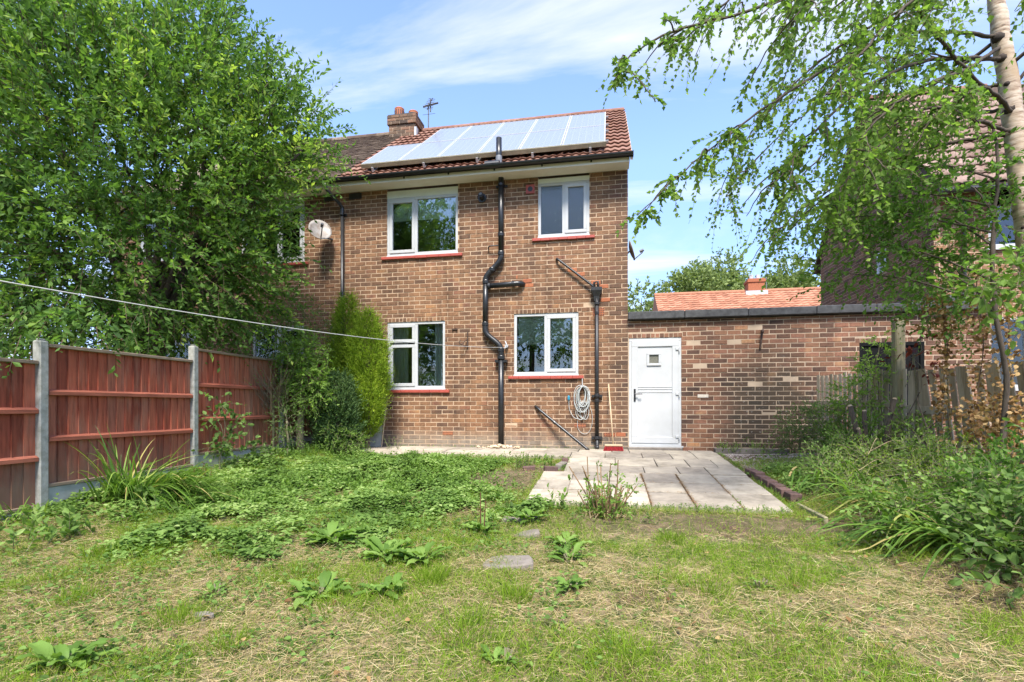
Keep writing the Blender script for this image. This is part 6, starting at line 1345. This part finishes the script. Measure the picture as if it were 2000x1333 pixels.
def lawn():
    # straw: lying and half-lying dry blades
    x, y = scat(330000, -6.1, 3.2, -9.3, -1.4, lambda x, y: np.clip(1.0-.75*weedy(x, y)-.6*bare(x, y)-.35*grassy(x, y), .05, 1)*np.where(y < -6, 1, .45)); n = len(x)
    a = rng.uniform(0, 2*math.pi, n)+(fbm(x*2, y*2, 61)-.5)*4; el = np.abs(rng.normal(.12, .22, n)); D = np.stack([np.cos(a)*np.cos(el), np.sin(a)*np.cos(el), np.sin(el)], 1)
    V, F, m = ribbons(np.stack([x, y, gz(x, y)+rng.uniform(.0, .022, n)], 1), D, rng.uniform(.035, .12, n), rng.uniform(.0018, .0036, n), rng.uniform(-.05, .25, n), 2, 1.5, 1.0)
    tag(mk('straw', V, F, LM['straw'], rnd=np.repeat(np.clip(rng.normal(.55, .25, n), 0, 1), m)), 'dry straw-coloured thatch covering the foreground lawn', 'dry grass', kind='stuff')
    # green blades
    x, y = scat(420000, -6.1, 3.0, -9.3, -1.4, lambda x, y: np.clip(.44+.56*grassy(x, y)+.25*sstep(.3, -1.5, x)-.15*weedy(x, y)-.85*bare(x, y)+.3*sstep(-2.8, -4.2, x), .02, 1)*np.where(y < -5.5, 1, .6)); n = len(x)
    a = rng.uniform(0, 2*math.pi, n); g = grassy(x, y); el = np.clip(rng.normal(.85, .35, n), .1, 1.5); D = np.stack([np.cos(a)*np.cos(el), np.sin(a)*np.cos(el), np.sin(el)], 1)
    Pg = np.stack([x, y, gz(x, y)], 1); Lg_ = rng.uniform(.03, .10, n)*(.65+.95*g); Wg = rng.uniform(.0024, .0046, n); Bg_ = rng.uniform(.1, .55, n); rg = np.clip(rng.normal(.5, .25, n), 0, 1); parts = []
    for q, K in ((y < -6.1, 3), (y >= -6.1, 2)): V, F, m = ribbons(Pg[q], D[q], Lg_[q], Wg[q], Bg_[q], K, 1.5, .6); parts.append((V, F, np.repeat(rg[q], m)))
    V, F, r = join(parts); tag(mk('grass', V, F, LM['grass'], rnd=r), 'patchy short green grass growing through the straw', 'grass', kind='stuff')
    # ground-elder carpet
    x, y = scat(150000, -6.1, -.9, -6.6, -1.3, lambda x, y: np.clip(weedy(x, y), 0, 1)*np.clip(1-1.2*bare(x, y), 0, 1)); n = len(x)
    h = .015+.125*sstep(.25, .75, fbm(x*2.6, y*2.6, 71))*rng.uniform(.3, 1.15, n); P = np.stack([x, y, gz(x, y)+h], 1); A = np.stack([rng.normal(0, 1, n), rng.normal(0, 1, n), rng.normal(-.05, .22, n)], 1); Nn = np.stack([rng.normal(0, .3, n), rng.normal(-.1, .3, n), np.ones(n)], 1); l = rng.uniform(.026, .062, n)*(.8+.6*vnoise(x*2.5, y*2.5, 72))
    w_ = l*rng.uniform(.5, .72, n); r = np.clip(rng.normal(.5, .2, n)+(vnoise(x*3, y*3, 73)-.5)*.9, 0, 1); nr = y < -4.9
    V, F = leafmesh(P[nr], A[nr], Nn[nr], l[nr], w_[nr], T_BIG); V2, F2 = leafmesh(P[~nr], A[~nr], Nn[~nr], l[~nr], w_[~nr]*1.08, T_OVAL)
    V, F, r = join([(V, F, np.repeat(r[nr], 8)), (V2, F2, np.repeat(r[~nr], 4))])
    tag(mk('ground_elder', V, F, LM['weed'], rnd=r), 'carpet of bright green ground elder between the fence and the patio', 'ground cover', kind='stuff')
    # taller nettles and grass standing out of the carpet
    x, y = scat(2600, -5.9, -1.5, -6.0, -1.5, lambda x, y: weedy(x, y)*sstep(.45, .6, fbm(x*1.3, y*1.3, 75))); n = len(x)
    D = np.stack([rng.normal(0, .4, n), rng.normal(0, .4, n), np.ones(n)], 1); V, F, R, s_ = sprays(np.stack([x, y, gz(x, y)+.02], 1), D, rng.uniform(.08, .24, n), 8, .05, .026, T_BIG, 1.0, .15, .9)
    tag(mk('nettles', V, F, LM['light'], rnd=R), 'taller nettle-like shoots poking out of the ground elder', 'weeds', kind='stuff')
    # creeping weeds through the rest of the lawn, tall grass along the path edge
    x, y = scat(52000, -6.0, 3.0, -8.9, -1.4, lambda x, y: np.clip(sstep(.52, .66, fbm(x*1.9+3, y*1.9, 81, 3)+.15*sstep(-.9, -3.0, x))*.9+.012, 0, 1)*(1-weedy(x, y))*np.where(x > 1.6, .2, 1)*np.where(x > -.6, .22, 1)); n = len(x)
    P = np.stack([x, y, gz(x, y)+rng.uniform(.01, .075, n)], 1); A = np.stack([rng.normal(0, 1, n), rng.normal(0, 1, n), rng.normal(.05, .25, n)], 1); Nn = np.stack([rng.normal(0, .5, n), rng.normal(-.1, .5, n), np.ones(n)], 1); l = rng.uniform(.016, .042, n)
    V, F = leafmesh(P, A, Nn, l, l*rng.uniform(.5, .8, n), T_BIG); tag(mk('creeping_weeds', V, F, LM['weed'], rnd=np.repeat(rng.random(n)*.65, 8)), 'scattered small creeping weeds in the straw lawn', 'weeds', kind='stuff')
    # border ground cover on the right
    x, y = scat(60000, 1.55, 4.2, -6.6, -.35, lambda x, y: np.clip(sstep(.36, .55, fbm(x*2.1, y*2.1, 91, 3)), .05, 1)*sstep(1.55, 2.0, x+.25*(y+3.6)*(y < -4))*np.where((y > -2.1) & (x < 2.75), .05, 1)); n = len(x)
    P = np.stack([x, y, gz(x, y)+rng.uniform(.02, .22, n)*fbm(x*2, y*2, 93)], 1); A = np.stack([rng.normal(0, 1, n), rng.normal(0, 1, n), rng.normal(0, .4, n)], 1); Nn = np.stack([rng.normal(0, .5, n), rng.normal(-.2, .5, n), np.ones(n)], 1); l = rng.uniform(.025, .06, n)
    V, F = leafmesh(P, A, Nn, l, l*rng.uniform(.4, .7, n), T_OVAL); tag(mk('border_ground_cover', V, F, LM['weed'], rnd=np.repeat(rng.random(n)*.8, 4)), 'tangled low green ground cover filling the right-hand border', 'ground cover', kind='stuff')
lawn()
def tufts():
    spots = [((-2.05, -7.0), 'bright grass tuft in front of the pale dock'), ((-1.6, -6.5), 'grass tuft between the dock row and the largest stepping stone'), ((-2.9, -7.3), 'grass tuft beside the small pinkish stone'), ((-3.75, -7.2), 'grass tuft nearest the left edge of the photo, in the straw'),
             ((-.95, -6.75), 'grass tuft just below the largest stepping stone'), ((-1.15, -7.2), 'grass tuft in straw below the stepping stone, towards the bottom edge'), ((.25, -6.4), 'grass tuft right of the stepping stones, in open straw'), ((.9, -6.2), 'grass tuft beside the flattened strap leaves'),
             ((-2.6, -6.5), 'grass tuft in front of the leftmost dock rosette'), ((-3.4, -6.35), 'grass tuft at the near edge of the ground elder carpet'), ((-4.4, -6.5), 'grass tuft in front of the strap leaves by the fence'), ((-2.4, -7.55), 'grass tuft at the bottom edge right of the large dock'),
             ((-.3, -7.3), 'grass tuft at the bottom edge right of centre'), ((.6, -6.9), 'grass tuft low on the right in pale straw'), ((-4.4, -5.5), 'grass tuft inside the ground elder near the strap-leaved clump'), ((.15, -5.4), 'grass tuft in front of the patio, right of the cut-back shrub'),
             ((-4.3, -1.75), 'wide tall grass patch at the path edge by the leaning board'), ((-3.7, -1.65), 'wide tall grass patch at the path edge below the lower left window'), ((-2.7, -1.75), 'wide tall grass patch at the path edge below the soil pipe')]
    for i, (c, lab) in enumerate(spots):
        far = i >= 16; n = random.randint(170, 300) if not far else 150; s = random.uniform(.06, .12) if not far else .16; z = float(gz(*c)); P = np.stack([c[0]+np.clip(rng.normal(0, s, n), -1.5*s, 1.5*s), c[1]+np.clip(rng.normal(0, s, n), -1.5*s, 1.5*s), np.zeros(n)], 1); P[:, 2] = gz(P[:, 0], P[:, 1])
        D = np.stack([(P[:, 0]-c[0])*3+rng.normal(0, .3, n), (P[:, 1]-c[1])*3+rng.normal(0, .3, n), np.ones(n)], 1); V, F, m = ribbons(P, D, rng.uniform(.08, .19, n), rng.uniform(.0028, .005, n), rng.uniform(.1, .5, n), 4, 1.6, .6)
        V[:, :2] -= np.array(c); V[:, 2] -= z
        o = mk('grass_tuft', V, F, LM['grass'], rnd=np.repeat(np.clip(rng.normal(.4, .2, n), 0, 1), m)); o.location = (c[0], c[1], z)
        tag(o, lab, 'grass tuft', 'grass tufts in the lawn')
tufts()
def creeping_edge():
    n = 2600; k = rng.random(n) < .5; x = np.where(k, rng.uniform(-1.35, 1.6, n), rng.choice([-1.31, 1.50], n)+rng.normal(0, .03, n)); y = np.where(k, -4.42+rng.normal(0, .035, n), rng.uniform(-4.4, -2.7, n)); z = gplane(y)+.0
    a = np.where(k, rng.normal(1.57, .9, n), rng.uniform(0, 6.3, n)); el = rng.uniform(.2, 1.2, n); D = np.stack([np.cos(a)*np.cos(el), np.sin(a)*np.cos(el), np.sin(el)], 1)
    V, F, m = ribbons(np.stack([x, y, z], 1), D, rng.uniform(.04, .12, n), rng.uniform(.0025, .0045, n), rng.uniform(.2, .7, n), 3); tag(mk('creeping_grass', V, F, LM['grass'], rnd=np.repeat(np.clip(rng.normal(.6, .3, n), 0, 1), m)), 'ragged grass creeping over the patio edge', 'grass', kind='stuff')
creeping_edge()
def litter():
    n = 150; x, y = scat(2600, -5, 2.6, -8.4, -1.5, lambda x, y: .10+.0*x); n = len(x); P = np.stack([x, y, gz(x, y)+.03], 1); A = np.stack([rng.normal(0, 1, n), rng.normal(0, 1, n), rng.normal(0, .15, n)], 1); Nn = np.stack([rng.normal(0, .3, n), rng.normal(0, .3, n), np.ones(n)], 1)
    V, F = leafmesh(P, A, Nn, rng.uniform(.025, .06, n), rng.uniform(.016, .04, n), T_BIG); tag(mk('fallen_leaves', V, F, LM['dead'], rnd=np.repeat(rng.random(n), 8)), 'scattered brown fallen leaves on the lawn', 'leaves', kind='stuff')
    # weeds and moss in slab joints
    pts = []
    for x0, x1, y0, y1, m in ((.99, 1.01, -4.36, -3.9, 8), (-1.29, 1.47, -4.44, -4.36, 200), (1.46, 1.52, -4.3, -.6, 140), (-4.9, -.3, -.13, -.08, 120), (-1.05, -.98, -2.6, -1.4, 60), (-5, -1.1, -1.42, -1.36, 200)): pts.append(np.stack([rng.uniform(x0, x1, m), rng.uniform(y0, y1, m)], 1))
    p = np.concatenate(pts); n = len(p); P = np.stack([p[:, 0], p[:, 1], gplane(p[:, 1])+.02], 1); D = np.stack([rng.normal(0, .6, n), rng.normal(0, .6, n), np.ones(n)], 1); V, F, R, s = sprays(P, D, rng.uniform(.02, .07, n), 6, .022, .010, T_OVAL); tag(mk('joint_weeds', V, F, LM['light'], rnd=R), 'tiny weeds sprouting from the paving joints and edges', 'weeds', kind='stuff')
    n = 2200; k = rng.integers(0, 4, n); xx = np.choose(k, [np.full(n, 1.0), np.full(n, .545), np.full(n, .08), rng.uniform(-1.2, 1.4, n)])+rng.normal(0, .008, n); yy = np.where(k < 3, rng.uniform(-4.36, -2.62, n), np.choose(rng.integers(0, 3, n), [-2.62, -3.20, -3.72])+rng.normal(0, .008, n)); P = np.stack([xx, yy, gplane(yy)+.030], 1); D = np.stack([rng.normal(0, 1, n), rng.normal(0, 1, n), rng.normal(0, .1, n)], 1); V, F, m = ribbons(P, D, rng.uniform(.015, .06, n), .005, .02, 2); tag(mk('joint_debris', V, F, LM['dead'], rnd=np.repeat(rng.random(n)*.6, m)), 'brown debris caught in the paving joints', 'debris', kind='stuff')
litter()

# ------------------------------------------------------------------ trees beyond the houses and behind the camera
def fartree(label, c, h, r, n, mat='far', ls=.24, group=None, cat='tree', low=.42):
    t = thing('distant_tree', label, cat, (c[0], c[1], 0), group); b = MB(); b.tube([(c[0], c[1], -.2), (c[0]+.1, c[1], h*.35), (c[0], c[1], h*.75)], [.22, .17, .06], 8)
    lobes = [((c[0]+rng.normal(0, r*.4), c[1]+rng.normal(0, r*.4), h*rng.uniform(low, .80)), r*rng.uniform(.38, .62)) for _ in range(13)]+[((c[0]+rng.normal(0, r*.15), c[1], h-r*.42), r*.42)]
    for p, q in lobes: b.tube([(c[0], c[1], h*.35), np.array(p)*.5+np.array([c[0], c[1], h*.45])*.5, p], [.08, .05, .02], 6)
    b.build('trunk', M['bark'], t); P, d, k = inball(lobes, n, 2.6); V, F, R, s = sprays(P, unit(d+np.array([0, 0, .4])), rng.uniform(.4, .9, n)*ls*3, 7, ls, ls*.6, T_OVAL, .9, .1, .5); tag(mk('crown', V, F, LM[mat], t, rnd=R), kind='stuff')
fartree('pale green tree in the gap at the house corner', (1.6, 27), 9.4, 2.2, 1500, group='trees behind the red roof', ls=.3)
fartree('broad rounded tree behind the left end of the far red roof', (6.0, 31), 11.6, 3.1, 2400, group='trees behind the red roof', ls=.3)
fartree('taller feathery tree just left of the far chimney', (9.2, 33), 12.9, 2.7, 2200, group='trees behind the red roof', ls=.3)
fartree('yellowish rounded tree right of the far chimney', (12.8, 31), 11.7, 2.7, 2200, group='trees behind the red roof', ls=.3)
fartree('pale tall tree at the edge of the right-hand gable', (16.8, 31), 13.0, 2.7, 2000, group='trees behind the red roof', ls=.3)
fartree('tree far away behind the left-hand tree, glimpsed between leaves', (-24, 14), 9, 3.5, 900, ls=.26)
fartree('garden tree behind the camera, seen mirrored in the left windows', (-12, -24), 16.5, 4.6, 3200, 'willow', .26, 'trees behind the camera', low=.12)
fartree('garden tree behind the camera, mirrored in the middle windows', (-5.6, -25), 16, 4.4, 3200, 'willow', .26, 'trees behind the camera', low=.12)
fartree('garden tree behind the camera, mirrored in the right windows', (1.6, -25), 14.5, 4.2, 3200, 'willow', .26, 'trees behind the camera', low=.12)
